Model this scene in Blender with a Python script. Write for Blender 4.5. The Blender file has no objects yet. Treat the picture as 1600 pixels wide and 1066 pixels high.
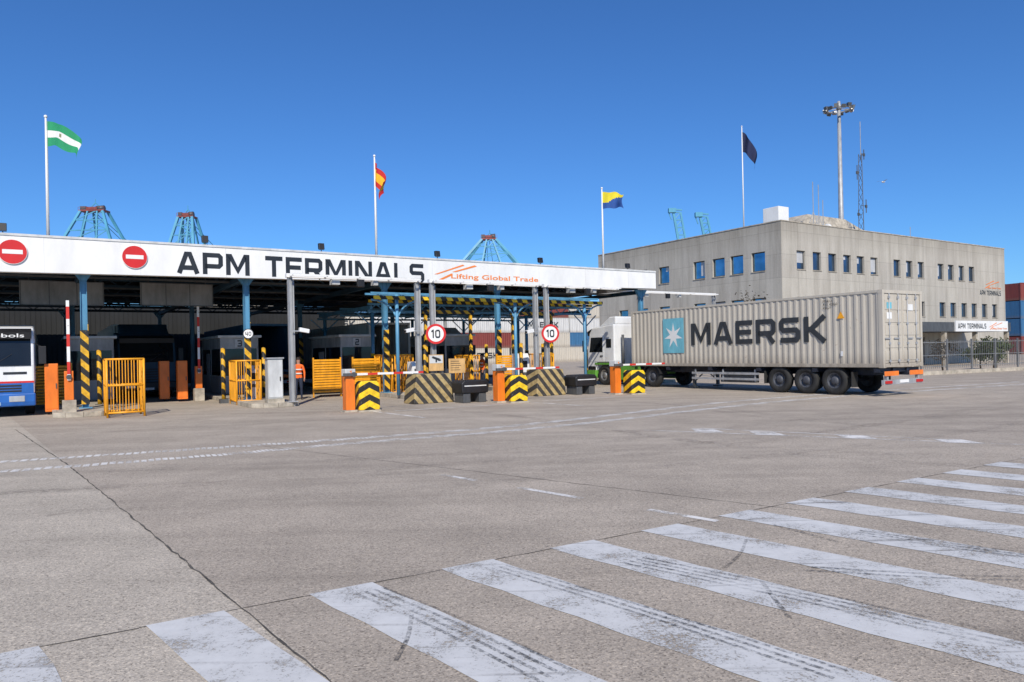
import bpy, bmesh, math, random
from mathutils import Vector, Matrix
random.seed(7)
R=math.radians
scene=bpy.context.scene
COL=scene.collection
A=R(32.85)
U=(math.cos(A),math.sin(A)); V=(-math.sin(A),math.cos(A))
B1=(-4.80,23.33)
def G(s,t,z=0): return (B1[0]+s*U[0]+t*V[0], B1[1]+s*U[1]+t*V[1], z)

# ------------------------------------------------------------ materials
def newmat(name):
    m=bpy.data.materials.new(name); m.use_nodes=True
    nt=m.node_tree; b=nt.nodes['Principled BSDF']
    return m,nt,b
def N(nt,t,**k):
    n=nt.nodes.new(t)
    for a,v in k.items(): setattr(n,a,v)
    return n
def c4(c): return (c[0],c[1],c[2],1)
def noise(nt,vec,scale,detail=4,rough=.6):
    n=N(nt,'ShaderNodeTexNoise'); n.inputs['Scale'].default_value=scale
    n.inputs['Detail'].default_value=detail; n.inputs['Roughness'].default_value=rough
    nt.links.new(vec,n.inputs['Vector']); return n.outputs['Fac']
def ramp(nt,fac,stops):
    r=N(nt,'ShaderNodeValToRGB'); e=r.color_ramp.elements
    e[0].position=stops[0][0]; e[0].color=c4(stops[0][1])
    e[1].position=stops[-1][0]; e[1].color=c4(stops[-1][1])
    for p,c in stops[1:-1]:
        x=e.new(p); x.color=c4(c)
    nt.links.new(fac,r.inputs[0]); return r.outputs[0]
def mixc(nt,fac,a,b,mode='MIX'):
    m=N(nt,'ShaderNodeMix',data_type='RGBA',blend_type=mode)
    for i,x in ((0,fac),(6,a),(7,b)):
        if isinstance(x,(int,float)): m.inputs[i].default_value=x
        elif isinstance(x,tuple): m.inputs[i].default_value=c4(x)
        else: nt.links.new(x,m.inputs[i])
    return m.outputs[2]
def math_(nt,op,a,b=0.0,c=0.0):
    m=N(nt,'ShaderNodeMath',operation=op)
    for i,x in enumerate((a,b,c)):
        if isinstance(x,(int,float)): m.inputs[i].default_value=x
        else: nt.links.new(x,m.inputs[i])
    return m.outputs[0]
def objvec(nt,scale=None):
    t=N(nt,'ShaderNodeTexCoord'); o=t.outputs['Object']
    if scale:
        mp=N(nt,'ShaderNodeMapping'); mp.inputs['Scale'].default_value=scale
        nt.links.new(o,mp.inputs[0]); o=mp.outputs[0]
    return o
def bump(nt,b,h,strength=.3,dist=.02):
    n=N(nt,'ShaderNodeBump'); n.inputs['Strength'].default_value=strength; n.inputs['Distance'].default_value=dist
    nt.links.new(h,n.inputs['Height']); nt.links.new(n.outputs[0],b.inputs['Normal'])
def mat(name,c,var=.18,scale=2.5,rough=.55,metal=0,bmp=0,bs=40,streak=True):
    m,nt,b=newmat(name)
    o=objvec(nt)
    f=noise(nt,objvec(nt,(1,1,.35)) if streak else o,scale,6,.65)
    d=tuple(x*(1-var*1.6) for x in c); l=tuple(min(1,x*(1+var*.35)) for x in c)
    col=ramp(nt,f,[(.3,d),(.62,l)])
    nt.links.new(col,b.inputs['Base Color'])
    b.inputs['Roughness'].default_value=rough; b.inputs['Metallic'].default_value=metal
    if bmp: bump(nt,b,noise(nt,o,bs,4),bmp,.01)
    return m
def stripemat(name,c1,c2,dirv,period,absx=False,rough=.6,duty=.5,dirtc=(.5,.46,.42)):
    m,nt,b=newmat(name)
    o=objvec(nt)
    sp=N(nt,'ShaderNodeSeparateXYZ'); nt.links.new(o,sp.inputs[0])
    x=sp.outputs[0]
    if absx: x=math_(nt,'ABSOLUTE',x)
    v=math_(nt,'ADD',math_(nt,'MULTIPLY',x,dirv[0]),math_(nt,'ADD',math_(nt,'MULTIPLY',sp.outputs[1],dirv[1]),math_(nt,'MULTIPLY',sp.outputs[2],dirv[2])))
    f=math_(nt,'GREATER_THAN',math_(nt,'FRACT',math_(nt,'ADD',math_(nt,'DIVIDE',v,period),100.0)),duty)
    col=mixc(nt,f,c1,c2)
    n=noise(nt,o,6,6,.7)
    dirt=ramp(nt,n,[(.34,dirtc),(.58,(1,1,1))])
    col=mixc(nt,.85,col,dirt,'MULTIPLY')
    ch=ramp(nt,noise(nt,o,16,5,.75),[(.61,(0,0,0)),(.66,(1,1,1))])
    col=mixc(nt,ch,col,(.22,.19,.15))
    nt.links.new(col,b.inputs['Base Color']); b.inputs['Roughness'].default_value=rough
    return m
def glassmat(name,c,rough=.06,metal=.55):
    m,nt,b=newmat(name)
    f=noise(nt,objvec(nt),.8,2)
    nt.links.new(ramp(nt,f,[(.3,tuple(x*.5 for x in c)),(.7,c)]),b.inputs['Base Color'])
    b.inputs['Roughness'].default_value=rough; b.inputs['Metallic'].default_value=metal
    bump(nt,b,noise(nt,objvec(nt),1.2,1),.10,.06)
    return m

WHITE=mat('white_painted_sheet',(.80,.80,.78),.08,1.2,.45)
WHITE2=mat('white_truck_paint',(.76,.77,.77),.12,1.5,.3)
OFFW=mat('off_white_panel',(.62,.63,.62),.2,2,.5)
BOOTHW=mat('toned_down_booth_panel',(.42,.43,.43),.25,2,.55)  # white booths toned down so the canopy interior looks darker
BOARD=mat('dull_grey_board',(.24,.24,.235),.25,2,.6)
BLACKT=mat('black_lettering',(.022,.025,.03),.2,3,.4)
MGREY=mat('dark_grey_lettering',(.035,.04,.045),.2,3,.5)
ORANGET=mat('orange_lettering',(.85,.24,.05),.1,3,.45)
RED=mat('red_paint',(.62,.02,.018),.1,3,.4)
REDDARK=mat('faded_red_steel',(.26,.06,.05),.3,.6,.6)
ORANGE=mat('orange_paint',(.85,.20,.02),.15,3,.42)
YEL=mat('yellow_tube_paint',(.88,.38,.015),.22,4,.45)
BLUE=mat('blue_steel_paint',(.10,.29,.46),.25,2,.45)
BLUED=mat('dark_blue_steel',(.02,.06,.10),.3,1.5,.6)
CRANEB=mat('crane_blue_steel',(.08,.32,.47),.2,.15,.5)
GREY=mat('galvanised_steel',(.40,.41,.42),.2,4,.5,.25)
FENCEG=mat('dull_fence_steel',(.20,.205,.21),.25,4,.6,.1)
GREYD=mat('dark_grey_steel',(.10,.105,.11),.25,4,.5,.2)
CABG=mat('grey_cabinet_paint',(.45,.46,.45),.15,3,.5)
RUB=mat('tyre_rubber',(.022,.022,.022),.3,8,.8,0,.3,60)
DARK=mat('black_plastic',(.015,.015,.017),.2,5,.5)
CHASS=mat('chassis_paint',(.02,.025,.04),.4,4,.5)
RIM=mat('steel_rim',(.36,.36,.35),.3,8,.4,.6)
RIMB=mat('dusty_dark_hub',(.075,.08,.095),.4,8,.55)
KERB=mat('kerb_concrete',(.46,.41,.33),.3,2.5,.85,0,.4,60,False)
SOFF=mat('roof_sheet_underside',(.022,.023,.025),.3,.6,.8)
SHADW=mat('shade_backdrop_dark',(.018,.02,.022),.3,.6,.8)  # near-black colour of the added backdrop, stands in for shade
GREEN=mat('green_cab_paint',(.12,.34,.05),.15,3,.35)
NAVY=mat('blue_cab_paint',(.02,.12,.42),.15,3,.35)
CBLUE=mat('light_blue_panel',(.18,.50,.60),.18,3,.5)
LAMPR=mat('red_lamp_lens',(.5,.01,.01),.1,9,.2)
LENS=mat('headlamp_lens',(.55,.57,.6),.1,9,.12,.4)
SKIN=mat('skin',(.42,.22,.15),.1,9,.6)
HIVIS=mat('hi_vis_orange_cloth',(.95,.16,.02),.2,6,.8)
REFL=mat('reflective_tape',(.7,.72,.7),.1,9,.3)
NAVYC=mat('navy_trousers_cloth',(.02,.03,.06),.3,8,.85)
HAIR=mat('dark_hair',(.02,.013,.01),.2,20,.7)
CARD=mat('weathered_board',(.62,.38,.15),.25,5,.7)
WGLASS=glassmat('window_glass_front',(.12,.20,.32),.08,.75)
SGLASS=glassmat('sky_tint_glass_side',(.20,.42,.62),.05,.95)  # sky reflection tinted into the side panes, bluer than the front
CGLASS=glassmat('vehicle_glass',(.018,.022,.025),.05,.0)
BGLASS=glassmat('booth_glass',(.02,.03,.04),.05,.2)
BLIND=mat('pale_window_blind',(.50,.51,.52),.1,3,.5)
YB=stripemat('yellow_black_diagonal',(.80,.45,.02),(.02,.02,.02),(.7,.7,.7),.34)
YBH=stripemat('yellow_black_edge_band',(.90,.58,.02),(.02,.02,.02),(1,0,.6),.55,dirtc=(.8,.8,.8))
CHEV=stripemat('yellow_black_chevron',(.95,.62,.01),(.015,.015,.015),(.55,.55,1.0),.40,True)
BEI=stripemat('worn_beige_black_stripes',(.48,.36,.16),(.05,.047,.042),(.75,.3,.65),.30)
RW=stripemat('red_white_bands',(.80,.80,.78),(.62,.03,.02),(1,0,0),.9,duty=.62,dirtc=(.9,.9,.9))
RWV=stripemat('red_white_bands_upright',(.80,.80,.78),(.62,.03,.02),(0,0,1),.9,duty=.55,dirtc=(.9,.9,.9))

def contmat(name,c,k=.72):
    m,nt,b=newmat(name)
    o=objvec(nt); st=noise(nt,objvec(nt,(2.2,2.2,.22)),1.6,7,.7)
    base=mixc(nt,ramp(nt,st,[(.40,(0,0,0)),(.72,(1,1,1))]),c,tuple(x*k for x in c))
    sp=N(nt,'ShaderNodeSeparateXYZ'); nt.links.new(o,sp.inputs[0])
    low=math_(nt,'MULTIPLY',ramp(nt,sp.outputs[2],[(.0,(1,1,1)),(.55,(0,0,0))]),st)
    base=mixc(nt,low,base,(.17,.13,.09))
    spots=ramp(nt,noise(nt,o,7,5,.78),[(.655,(0,0,0)),(.70,(1,1,1))])
    col=mixc(nt,spots,base,(.18,.09,.045))
    nt.links.new(col,b.inputs['Base Color']); b.inputs['Roughness'].default_value=.6
    return m
CG=contmat('grey_container_paint',(.54,.495,.415),.82)
CW=contmat('white_container_paint',(.62,.62,.60))
CR=contmat('red_container_paint',(.22,.045,.035))
CB=contmat('blue_container_paint',(.04,.15,.30))
CO=contmat('orange_container_paint',(.50,.16,.05))
CN=contmat('green_container_paint',(.05,.20,.13))

def facade():
    m,nt,b=newmat('beige_precast_concrete')
    o=objvec(nt); sp=N(nt,'ShaderNodeSeparateXYZ'); nt.links.new(o,sp.inputs[0])
    cb=N(nt,'ShaderNodeCombineXYZ'); nt.links.new(math_(nt,'ADD',sp.outputs[0],sp.outputs[1]),cb.inputs[0]); nt.links.new(sp.outputs[2],cb.inputs[1])
    br=N(nt,'ShaderNodeTexBrick'); br.offset=0; br.inputs['Scale'].default_value=1
    br.inputs['Brick Width'].default_value=1.95; br.inputs['Row Height'].default_value=1.72
    br.inputs['Mortar Size'].default_value=.014; br.inputs['Mortar Smooth'].default_value=.3
    br.inputs['Color1'].default_value=(.53,.50,.435,1); br.inputs['Color2'].default_value=(.48,.45,.395,1); br.inputs['Mortar'].default_value=(.34,.32,.28,1)
    nt.links.new(cb.outputs[0],br.inputs['Vector'])
    st=ramp(nt,noise(nt,objvec(nt,(1.5,1.5,.16)),.9,8,.72),[(.32,(.64,.625,.60)),(.58,(1,1,1))])
    c=mixc(nt,.8,br.outputs['Color'],st,'MULTIPLY')
    topd=ramp(nt,math_(nt,'DIVIDE',sp.outputs[2],11.0),[(.86,(1,1,1)),(.99,(.76,.745,.72))])
    c=mixc(nt,.8,c,topd,'MULTIPLY')
    sp2=ramp(nt,noise(nt,o,9,5,.7),[(.3,(.82,.81,.80)),(.7,(1,1,1))])
    c=mixc(nt,.8,c,sp2,'MULTIPLY')
    nt.links.new(c,b.inputs['Base Color']); b.inputs['Roughness'].default_value=.85
    bump(nt,b,noise(nt,o,25,5),.25,.02)
    return m
CONC=facade()

def groundmat():
    m,nt,b=newmat('worn_concrete_asphalt')
    o=objvec(nt)
    big=noise(nt,o,.09,5,.6)
    med=noise(nt,o,.8,7,.7)
    mp=N(nt,'ShaderNodeMapping'); mp.inputs['Rotation'].default_value=(0,0,-R(25)); mp.inputs['Scale'].default_value=(.06,1.5,1)
    nt.links.new(o,mp.inputs[0]); st=noise(nt,mp.outputs[0],.7,6,.68)
    c=ramp(nt,big,[(.34,(.425,.372,.308)),(.66,(.505,.445,.370))])
    sp=N(nt,'ShaderNodeSeparateXYZ'); nt.links.new(o,sp.inputs[0])
    side=math_(nt,'ADD',math_(nt,'MULTIPLY',math_(nt,'ADD',sp.outputs[0],7.4),.787),math_(nt,'MULTIPLY',math_(nt,'ADD',sp.outputs[1],-12.14),.617))
    left=math_(nt,'LESS_THAN',side,0.0)
    c=mixc(nt,math_(nt,'MULTIPLY',left,.7),c,(.55,.50,.42))
    c=mixc(nt,1.0,c,ramp(nt,med,[(.3,(.82,.81,.80)),(.62,(1.05,1.04,1.03))]),'MULTIPLY')
    c=mixc(nt,.9,c,ramp(nt,st,[(.30,(.76,.755,.75)),(.55,(1,1,1))]),'MULTIPLY')
    vo=N(nt,'ShaderNodeTexVoronoi'); vo.inputs['Scale'].default_value=85; nt.links.new(o,vo.inputs['Vector'])
    sepc=N(nt,'ShaderNodeSeparateColor'); nt.links.new(vo.outputs['Color'],sepc.inputs[0])
    agg=ramp(nt,sepc.outputs[0],[(.0,(.40,.39,.38)),(.20,(.88,.88,.88)),(.8,(1.05,1.04,1.02)),(1,(1.4,1.38,1.32))])
    c=mixc(nt,.85,c,agg,'MULTIPLY')
    fine=noise(nt,o,30,5,.8)
    c=mixc(nt,.85,c,ramp(nt,fine,[(.35,(.68,.67,.66)),(.60,(1.07,1.07,1.07))]),'MULTIPLY')
    sp_=ramp(nt,noise(nt,o,2.3,3,.5),[(.70,(1,1,1)),(.77,(.68,.67,.66))])
    c=mixc(nt,.8,c,sp_,'MULTIPLY')
    nt.links.new(c,b.inputs['Base Color']); b.inputs['Roughness'].default_value=.88
    h=math_(nt,'ADD',math_(nt,'MULTIPLY',vo.outputs['Distance'],.6),fine)
    bump(nt,b,h,.6,.006)
    return m
GROUND=groundmat()
def paintmat(name,c,wear=.5,streaks=True):
    m,nt,b=newmat(name)
    o=objvec(nt)
    n1=noise(nt,o,38,6,.85); n2=noise(nt,o,1.7,6,.75)
    w=math_(nt,'ADD',math_(nt,'MULTIPLY',n1,.55),math_(nt,'MULTIPLY',n2,.5))
    keep=ramp(nt,w,[(wear-.04,(0,0,0)),(wear+.03,(1,1,1))])
    col=mixc(nt,ramp(nt,n2,[(.35,(0,0,0)),(.65,(1,1,1))]),tuple(x*.78 for x in c),c)
    if streaks:
        for rot,thr,fr,ln in ((-.72,.615,9,.25),(-1.15,.67,6,.2)):
            mp=N(nt,'ShaderNodeMapping'); mp.inputs['Rotation'].default_value=(0,0,-rot); mp.inputs['Scale'].default_value=(ln,fr,1); mp.inputs['Location'].default_value=(rot*7,rot*3,0)
            nt.links.new(o,mp.inputs[0]); s=noise(nt,mp.outputs[0],1.0,3,.6)
            ss=math_(nt,'MULTIPLY',ramp(nt,s,[(thr-.02,(0,0,0)),(thr+.06,(1,1,1))]),ramp(nt,n1,[(.38,(.1,.1,.1)),(.58,(.8,.8,.8))]))
            col=mixc(nt,ss,col,(.16,.15,.14))
    nt.links.new(col,b.inputs['Base Color']); b.inputs['Roughness'].default_value=.75
    tr=N(nt,'ShaderNodeBsdfTransparent'); mx=N(nt,'ShaderNodeMixShader')
    nt.links.new(keep,mx.inputs[0]); nt.links.new(tr.outputs[0],mx.inputs[1]); nt.links.new(b.outputs[0],mx.inputs[2])
    out=[n for n in nt.nodes if n.type=='OUTPUT_MATERIAL'][0]; nt.links.new(mx.outputs[0],out.inputs[0])
    return m
PAINT=paintmat('worn_white_road_paint',(.64,.64,.625),.468)
PAINTF=paintmat('faded_white_road_paint',(.76,.74,.70),.50,False)
SEAM=mat('dark_joint_filler',(.11,.10,.085),.5,3,.9)
def tyremat(name,amax,sc):
    m,nt,b=newmat(name); o=objvec(nt)
    b.inputs['Base Color'].default_value=(.045,.042,.04,1); b.inputs['Roughness'].default_value=.8
    n=noise(nt,o,sc,5,.8); n2=noise(nt,o,.9,3,.6)
    k=math_(nt,'MULTIPLY',math_(nt,'MULTIPLY',ramp(nt,n,[(.42,(0,0,0)),(.60,(1,1,1))]),ramp(nt,n2,[(.35,(.2,.2,.2)),(.6,(1,1,1))])),amax)
    tr=N(nt,'ShaderNodeBsdfTransparent'); mx=N(nt,'ShaderNodeMixShader')
    nt.links.new(k,mx.inputs[0]); nt.links.new(tr.outputs[0],mx.inputs[1]); nt.links.new(b.outputs[0],mx.inputs[2])
    out=[q for q in nt.nodes if q.type=='OUTPUT_MATERIAL'][0]; nt.links.new(mx.outputs[0],out.inputs[0])
    return m
TYRE=tyremat('rubber_skid_marks',.75,32); TYREF=tyremat('faint_tyre_tracks',.13,7)

# ------------------------------------------------------------ mesh builder
class MB:
    def __init__(s): s.v=[];s.f=[];s.mi=[];s.c=0;s.s=[];s.sm=False
    def add(s,vs,fs):
        n=len(s.v); s.v+= [tuple(p) for p in vs]
        for f in fs: s.f.append([n+i for i in f]); s.mi.append(s.c); s.s.append(s.sm)
    def box(s,x0,x1,y0,y1,z0,z1):
        s.add([(x0,y0,z0),(x1,y0,z0),(x1,y1,z0),(x0,y1,z0),(x0,y0,z1),(x1,y0,z1),(x1,y1,z1),(x0,y1,z1)],
              [(0,3,2,1),(4,5,6,7),(0,1,5,4),(1,2,6,5),(2,3,7,6),(3,0,4,7)])
        return s
    def cyl(s,p0,p1,r0,r1=None,n=10):
        r1=r0 if r1 is None else r1
        p0=Vector(p0);p1=Vector(p1);d=(p1-p0).normalized()
        a=d.orthogonal().normalized(); b=d.cross(a)
        vs=[];
        for p,r in ((p0,r0),(p1,r1)):
            for i in range(n):
                t=2*math.pi*i/n; vs.append(p+a*math.cos(t)*r+b*math.sin(t)*r)
        o=s.sm; s.sm=(n>6)
        k=len(s.v); s.add(vs,[(i,(i+1)%n,n+(i+1)%n,n+i) for i in range(n)])
        s.sm=False
        s.f+= [[k+i for i in range(n)][::-1],[k+n+i for i in range(n)]]; s.mi+=[s.c]*2; s.s+=[False]*2
        s.sm=o; return s
    def beam(s,p0,p1,w):
        return s.cyl(p0,p1,w*.7,w*.7,4)
    def prism(s,poly,a,b,axis='y'):
        n=len(poly)
        def P(p,d):
            if axis=='y': return (p[0],d,p[1])
            if axis=='x': return (d,p[0],p[1])
            return (p[0],p[1],d)
        vs=[P(p,a) for p in poly]+[P(p,b) for p in poly]
        s.add(vs,[tuple(range(n))[::-1],tuple(range(n,2*n))]+[(i,(i+1)%n,n+(i+1)%n,n+i) for i in range(n)])
        return s
    def lathe(s,prof,c,axis='y',n=24):
        vs=[]
        for i in range(n):
            t=2*math.pi*i/n
            for (r,h) in prof:
                if axis=='y': vs.append((c[0]+r*math.cos(t),c[1]+h,c[2]+r*math.sin(t)))
                else: vs.append((c[0]+r*math.cos(t),c[1]+r*math.sin(t),c[2]+h))
        k=len(prof); s.sm=True
        s.add(vs,[(i*k+j,((i+1)%n)*k+j,((i+1)%n)*k+j+1,i*k+j+1) for i in range(n) for j in range(k-1)])
        s.sm=False; return s
    def sphere(s,c,r,n=10,sx=1,sy=1,sz=1):
        k=n//2+1
        vs=[(c[0]+sx*r*math.sin(math.pi*j/(k-1))*math.cos(2*math.pi*i/n),c[1]+sy*r*math.sin(math.pi*j/(k-1))*math.sin(2*math.pi*i/n),c[2]+sz*r*math.cos(math.pi*j/(k-1))) for i in range(n) for j in range(k)]
        s.sm=True
        s.add(vs,[(i*k+j,((i+1)%n)*k+j,((i+1)%n)*k+j+1,i*k+j+1) for i in range(n) for j in range(k-1)]); s.sm=False
        return s
    def quad(s,*p): s.add(p,[tuple(range(len(p)))]); return s

def mkmesh(name,mb,mats,fix=True):
    me=bpy.data.meshes.new(name); me.from_pydata(mb.v,[],mb.f)
    if not isinstance(mats,(list,tuple)): mats=[mats]
    for x in mats: me.materials.append(x)
    me.polygons.foreach_set('material_index',mb.mi)
    me.polygons.foreach_set('use_smooth',mb.s)
    if fix:
        bm=bmesh.new(); bm.from_mesh(me); bmesh.ops.remove_doubles(bm,verts=bm.verts,dist=1e-5)
        bmesh.ops.recalc_face_normals(bm,faces=bm.faces); bm.to_mesh(me); bm.free()
    me.update(); return me
def part(parent,name,mb,mats,bevel=0,label=None,fix=True,loc=None):
    me=mb if isinstance(mb,bpy.types.Mesh) else mkmesh(name,mb,mats,fix)
    o=bpy.data.objects.new(name,me); COL.objects.link(o)
    o.parent=parent
    if loc: o.location=loc
    if bevel:
        b=o.modifiers.new('bevel','BEVEL'); b.width=bevel; b.segments=2; b.limit_method='ANGLE'; b.angle_limit=R(40)
    if label: o['label']=label
    return o
def bx(parent,name,dims,m,bevel=0):
    mb=MB(); mb.box(*dims); return part(parent,name,mb,m,bevel)
def thing(name,label,cat,loc=(0,0,0),rot=0,group=None):
    o=bpy.data.objects.new(name,None); COL.objects.link(o); o.empty_display_size=.3
    o.location=loc if len(loc)==3 else (loc[0],loc[1],0); o.rotation_euler=(0,0,rot)
    o['label']=label; o['category']=cat
    if group: o['group']=group
    return o
def dup(src,loc,rot=None,label=None,parent=None):
    n=src.copy(); COL.objects.link(n)
    if parent is None:
        n.location=loc
        if rot is not None: n.rotation_euler=(0,0,rot)
        if label: n['label']=label
    else: n.parent=parent
    for ch in list(src.children): dup(ch,None,parent=n)
    return n
def structure(name,mb,mats,fix=False):
    me=mkmesh(name,mb,mats,fix); o=bpy.data.objects.new(name,me); COL.objects.link(o); o['kind']='structure'; return o

# ------------------------------------------------------------ lettering
LET={
'A':(1.0,[[(.09,0),(.42,.9),(.58,.9),(.91,0)],[(.22,.27),(.78,.27)]]),
'P':(.92,[[(.1,0),(.1,.9),(.74,.9),(.83,.81),(.83,.47),(.74,.38),(.1,.38)]]),
'M':(1.12,[[(.1,0),(.1,.9),(.2,.9),(.56,.22),(.92,.9),(1.02,.9),(1.02,0)]]),
'T':(.88,[[(0,.9),(.88,.9)],[(.44,0),(.44,.9)]]),
'E':(.84,[[(.84,.9),(.1,.9),(.1,.1),(.84,.1)],[(.1,.5),(.78,.5)]]),
'R':(.94,[[(.1,0),(.1,.9),(.74,.9),(.83,.81),(.83,.5),(.74,.41),(.1,.41)],[(.5,.41),(.84,0)]]),
'I':(.2,[[(.1,0),(.1,1)]]),
'N':(.98,[[(.1,0),(.1,.9),(.2,.9),(.78,.1),(.88,.1),(.88,1)]]),
'L':(.8,[[(.1,1),(.1,.1),(.8,.1)]]),
'S':(.9,[[(.86,.9),(.17,.9),(.09,.82),(.09,.58),(.17,.5),(.73,.5),(.81,.42),(.81,.18),(.73,.1),(.04,.1)]]),
'K':(.94,[[(.1,0),(.1,1)],[(.86,1),(.3,.5),(.86,0)],[(.1,.5),(.3,.5)]]),
'1':(.42,[[(.04,.76),(.30,.92),(.32,.92),(.32,0)]]),
'0':(.8,[[(.2,.9),(.6,.9),(.7,.76),(.7,.24),(.6,.1),(.2,.1),(.1,.24),(.1,.76),(.2,.9)]]),
'2':(.84,[[(.06,.9),(.7,.9),(.76,.82),(.76,.58),(.7,.5),(.17,.5),(.1,.42),(.1,.1),(.84,.1)]]),
'3':(.84,[[(.04,.9),(.7,.9),(.76,.82),(.76,.18),(.7,.1),(.04,.1)],[(.2,.5),(.76,.5)]]),
'4':(.84,[[(.1,.95),(.1,.4),(.84,.4)],[(.62,1),(.62,0)]]),
' ':(.45,[])}
def stroke(mb,pts,th,P,off):
    n=len(pts); Ls=[];Rs=[]
    for i in range(n):
        p=Vector(pts[i]); d0=(p-Vector(pts[i-1])).normalized() if i>0 else None
        d1=(Vector(pts[i+1])-p).normalized() if i<n-1 else None
        d0=d0 or d1; d1=d1 or d0
        n0=Vector((-d0.y,d0.x));n1=Vector((-d1.y,d1.x)); b=(n0+n1)
        b=b.normalized(); k=min(1.6,1/max(.3,b.dot(n0)))
        Ls.append(p+b*th/2*k);Rs.append(p-b*th/2*k)
    for i in range(n-1):
        mb.quad(P(*Rs[i],off),P(*Rs[i+1],off),P(*Ls[i+1],off),P(*Ls[i],off))
def blocktext(parent,name,text,origin,right,normal,width,height,material,th=.2,gap=.16,base=.004):
    tot=sum(LET[c][0] for c in text)+gap*(len(text)-1)
    mb=MB(); o=Vector(origin); r=Vector(right);nn=Vector(normal); x=0
    sx=width/tot
    k=0
    for c in text:
        w,sts=LET[c]
        for st in sts:
            k=(k+1)%3
            def P(a,b,off,x=x): return o+r*((x+a)*sx)+Vector((0,0,b*height))+nn*off
            stroke(mb,st,th,P,base+.0015*k)
        x+=w+gap
    return part(parent,name,mb,material,fix=False)
def txt(parent,name,s,origin,right,width,height,material,off=.01,bold=.0):
    cu=bpy.data.curves.new('t','FONT'); cu.body=s; cu.offset=bold; cu.resolution_u=3
    ob=bpy.data.objects.new('t',cu); COL.objects.link(ob)
    bpy.context.view_layer.update()
    dg=bpy.context.evaluated_depsgraph_get()
    me=bpy.data.meshes.new_from_object(ob.evaluated_get(dg)); bpy.data.objects.remove(ob)
    xs=[v.co.x for v in me.vertices];ys=[v.co.y for v in me.vertices]
    x0,x1,y0,y1=min(xs),max(xs),min(ys),max(ys)
    r=Vector(right); nn=r.cross(Vector((0,0,1))); o=Vector(origin)
    for v in me.vertices:
        a=(v.co.x-x0)/(x1-x0)*width; b=(v.co.y-y0)/(y1-y0)*height
        v.co=o+r*a+Vector((0,0,b))+nn*off
    me.materials.clear(); me.materials.append(material)
    return part(parent,name,me,None)
def swoosh(parent,y,lst,m=None):
    for i,(xa,za,xb,zb,th) in enumerate(lst):
        mb=MB(); mb.quad((xa,y-.002*i,za),(xa+th*.9,y-.002*i,za),(xb,y-.002*i,zb-th*.25),(xb-th*.5,y-.002*i,zb)); part(parent,'logo_stroke',mb,m or ORANGET,fix=False)

# ------------------------------------------------------------ ground and markings
mb=MB(); mb.quad((-1500,-300,0),(1500,-300,0),(1500,2500,0),(-1500,2500,0)); structure('ground',mb,GROUND)
d0=Vector((.669,-.743)); e0=Vector((math.cos(R(31.3)),math.sin(R(31.3))))
mb=MB()
for k in range(-2,18):
    p=Vector((-2.52,4.90))+e0*1.10*k
    w=e0*.50; L=d0*(5.6+.1*math.sin(k*2.3)); n=14
    for i in range(n):
        ja=[.012*math.sin(i*3.1+k*7),.012*math.sin((i+1)*3.1+k*7)]
        a=p+L*(i/n)+e0*ja[0]; b=p+L*((i+1)/n)+e0*ja[1]
        mb.quad((*a,.004),(*(b),.004),(*(b+w),.004),(*(a+w),.004))
structure('crosswalk',mb,PAINT)
def ribbon(mb,pts,w,z):
    for i in range(len(pts)-1):
        a=Vector(pts[i]);b=Vector(pts[i+1]); d=(b-a).normalized(); q=Vector((-d.y,d.x))*w/2
        mb.quad((*(a-q),z),(*(b-q),z),(*(b+q),z),(*(a+q),z))
def smooth(pts,n=8):
    out=[]
    P=[pts[0]]+pts+[pts[-1]]
    for i in range(1,len(P)-2):
        for j in range(n):
            t=j/n; a,b,c,d=[Vector(P[i+k]) for k in (-1,0,1,2)]
            out.append(tuple(.5*((2*b)+(c-a)*t+(2*a-5*b+4*c-d)*t*t+(3*b-a-3*c+d)*t**3)))
    out.append(pts[-1]); return out
for base in ([(-22,8.0),(-9.38,13.19),(-2.88,16.04),(.8,18.4),(9,25.4),(22.9,32.6)],[(-22,6.7),(-8.55,12.02),(-2.9,15.15),(1.4,17.7),(9.6,24.4),(23,31.4)]):
    mb=MB(); pl=smooth(base,64)
    for i in range(0,len(pl)-1):
        a=Vector(pl[i]);b=Vector(pl[i+1]); 
        if (b-a).length<1e-6: continue
        d=(b-a); q=Vector((-d.y,d.x)).normalized()*.16
        b2=a+d*.74; o2=q*.25*math.sin(i*5.3)
        mb.quad((*(a-q+o2),.004),(*(b2-q+o2),.004),(*(b2+q+o2),.004),(*(a+q+o2),.004))
    structure('road_line',mb,PAINTF)
mb=MB()
ribbon(mb,[(-1.09,10.78),(-.55,10.22)],.10,.004); ribbon(mb,[(.05,9.62),(.82,8.83)],.10,.004); ribbon(mb,[(1.5,8.13),(2.1,7.52)],.10,.004)
ribbon(mb,[(2.9,16.2),(10.5,11.7)],.09,.004); ribbon(mb,[(4.2,16.35),(8.0,13.6)],.07,.004)
for (x,y) in ((4.0,15.8),(5.05,15.0),(6.5,14.1),(7.9,13.2)):
    mb.quad((x-.05,y-.1,.005),(x+.5,y-.35,.005),(x+.45,y+.3,.005),(x+.0,y+.5,.005))
for s0 in (0.6,6.4):
    ribbon(mb,[G(s0+.2,-.6)[:2],G(s0+4.2,-.9)[:2]],.12,.004)
    ribbon(mb,[G(s0-.4,-.2)[:2],G(s0-.2,-3.6)[:2]],.12,.004)
structure('lane_marking',mb,PAINTF)
mb=MB()
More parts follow.
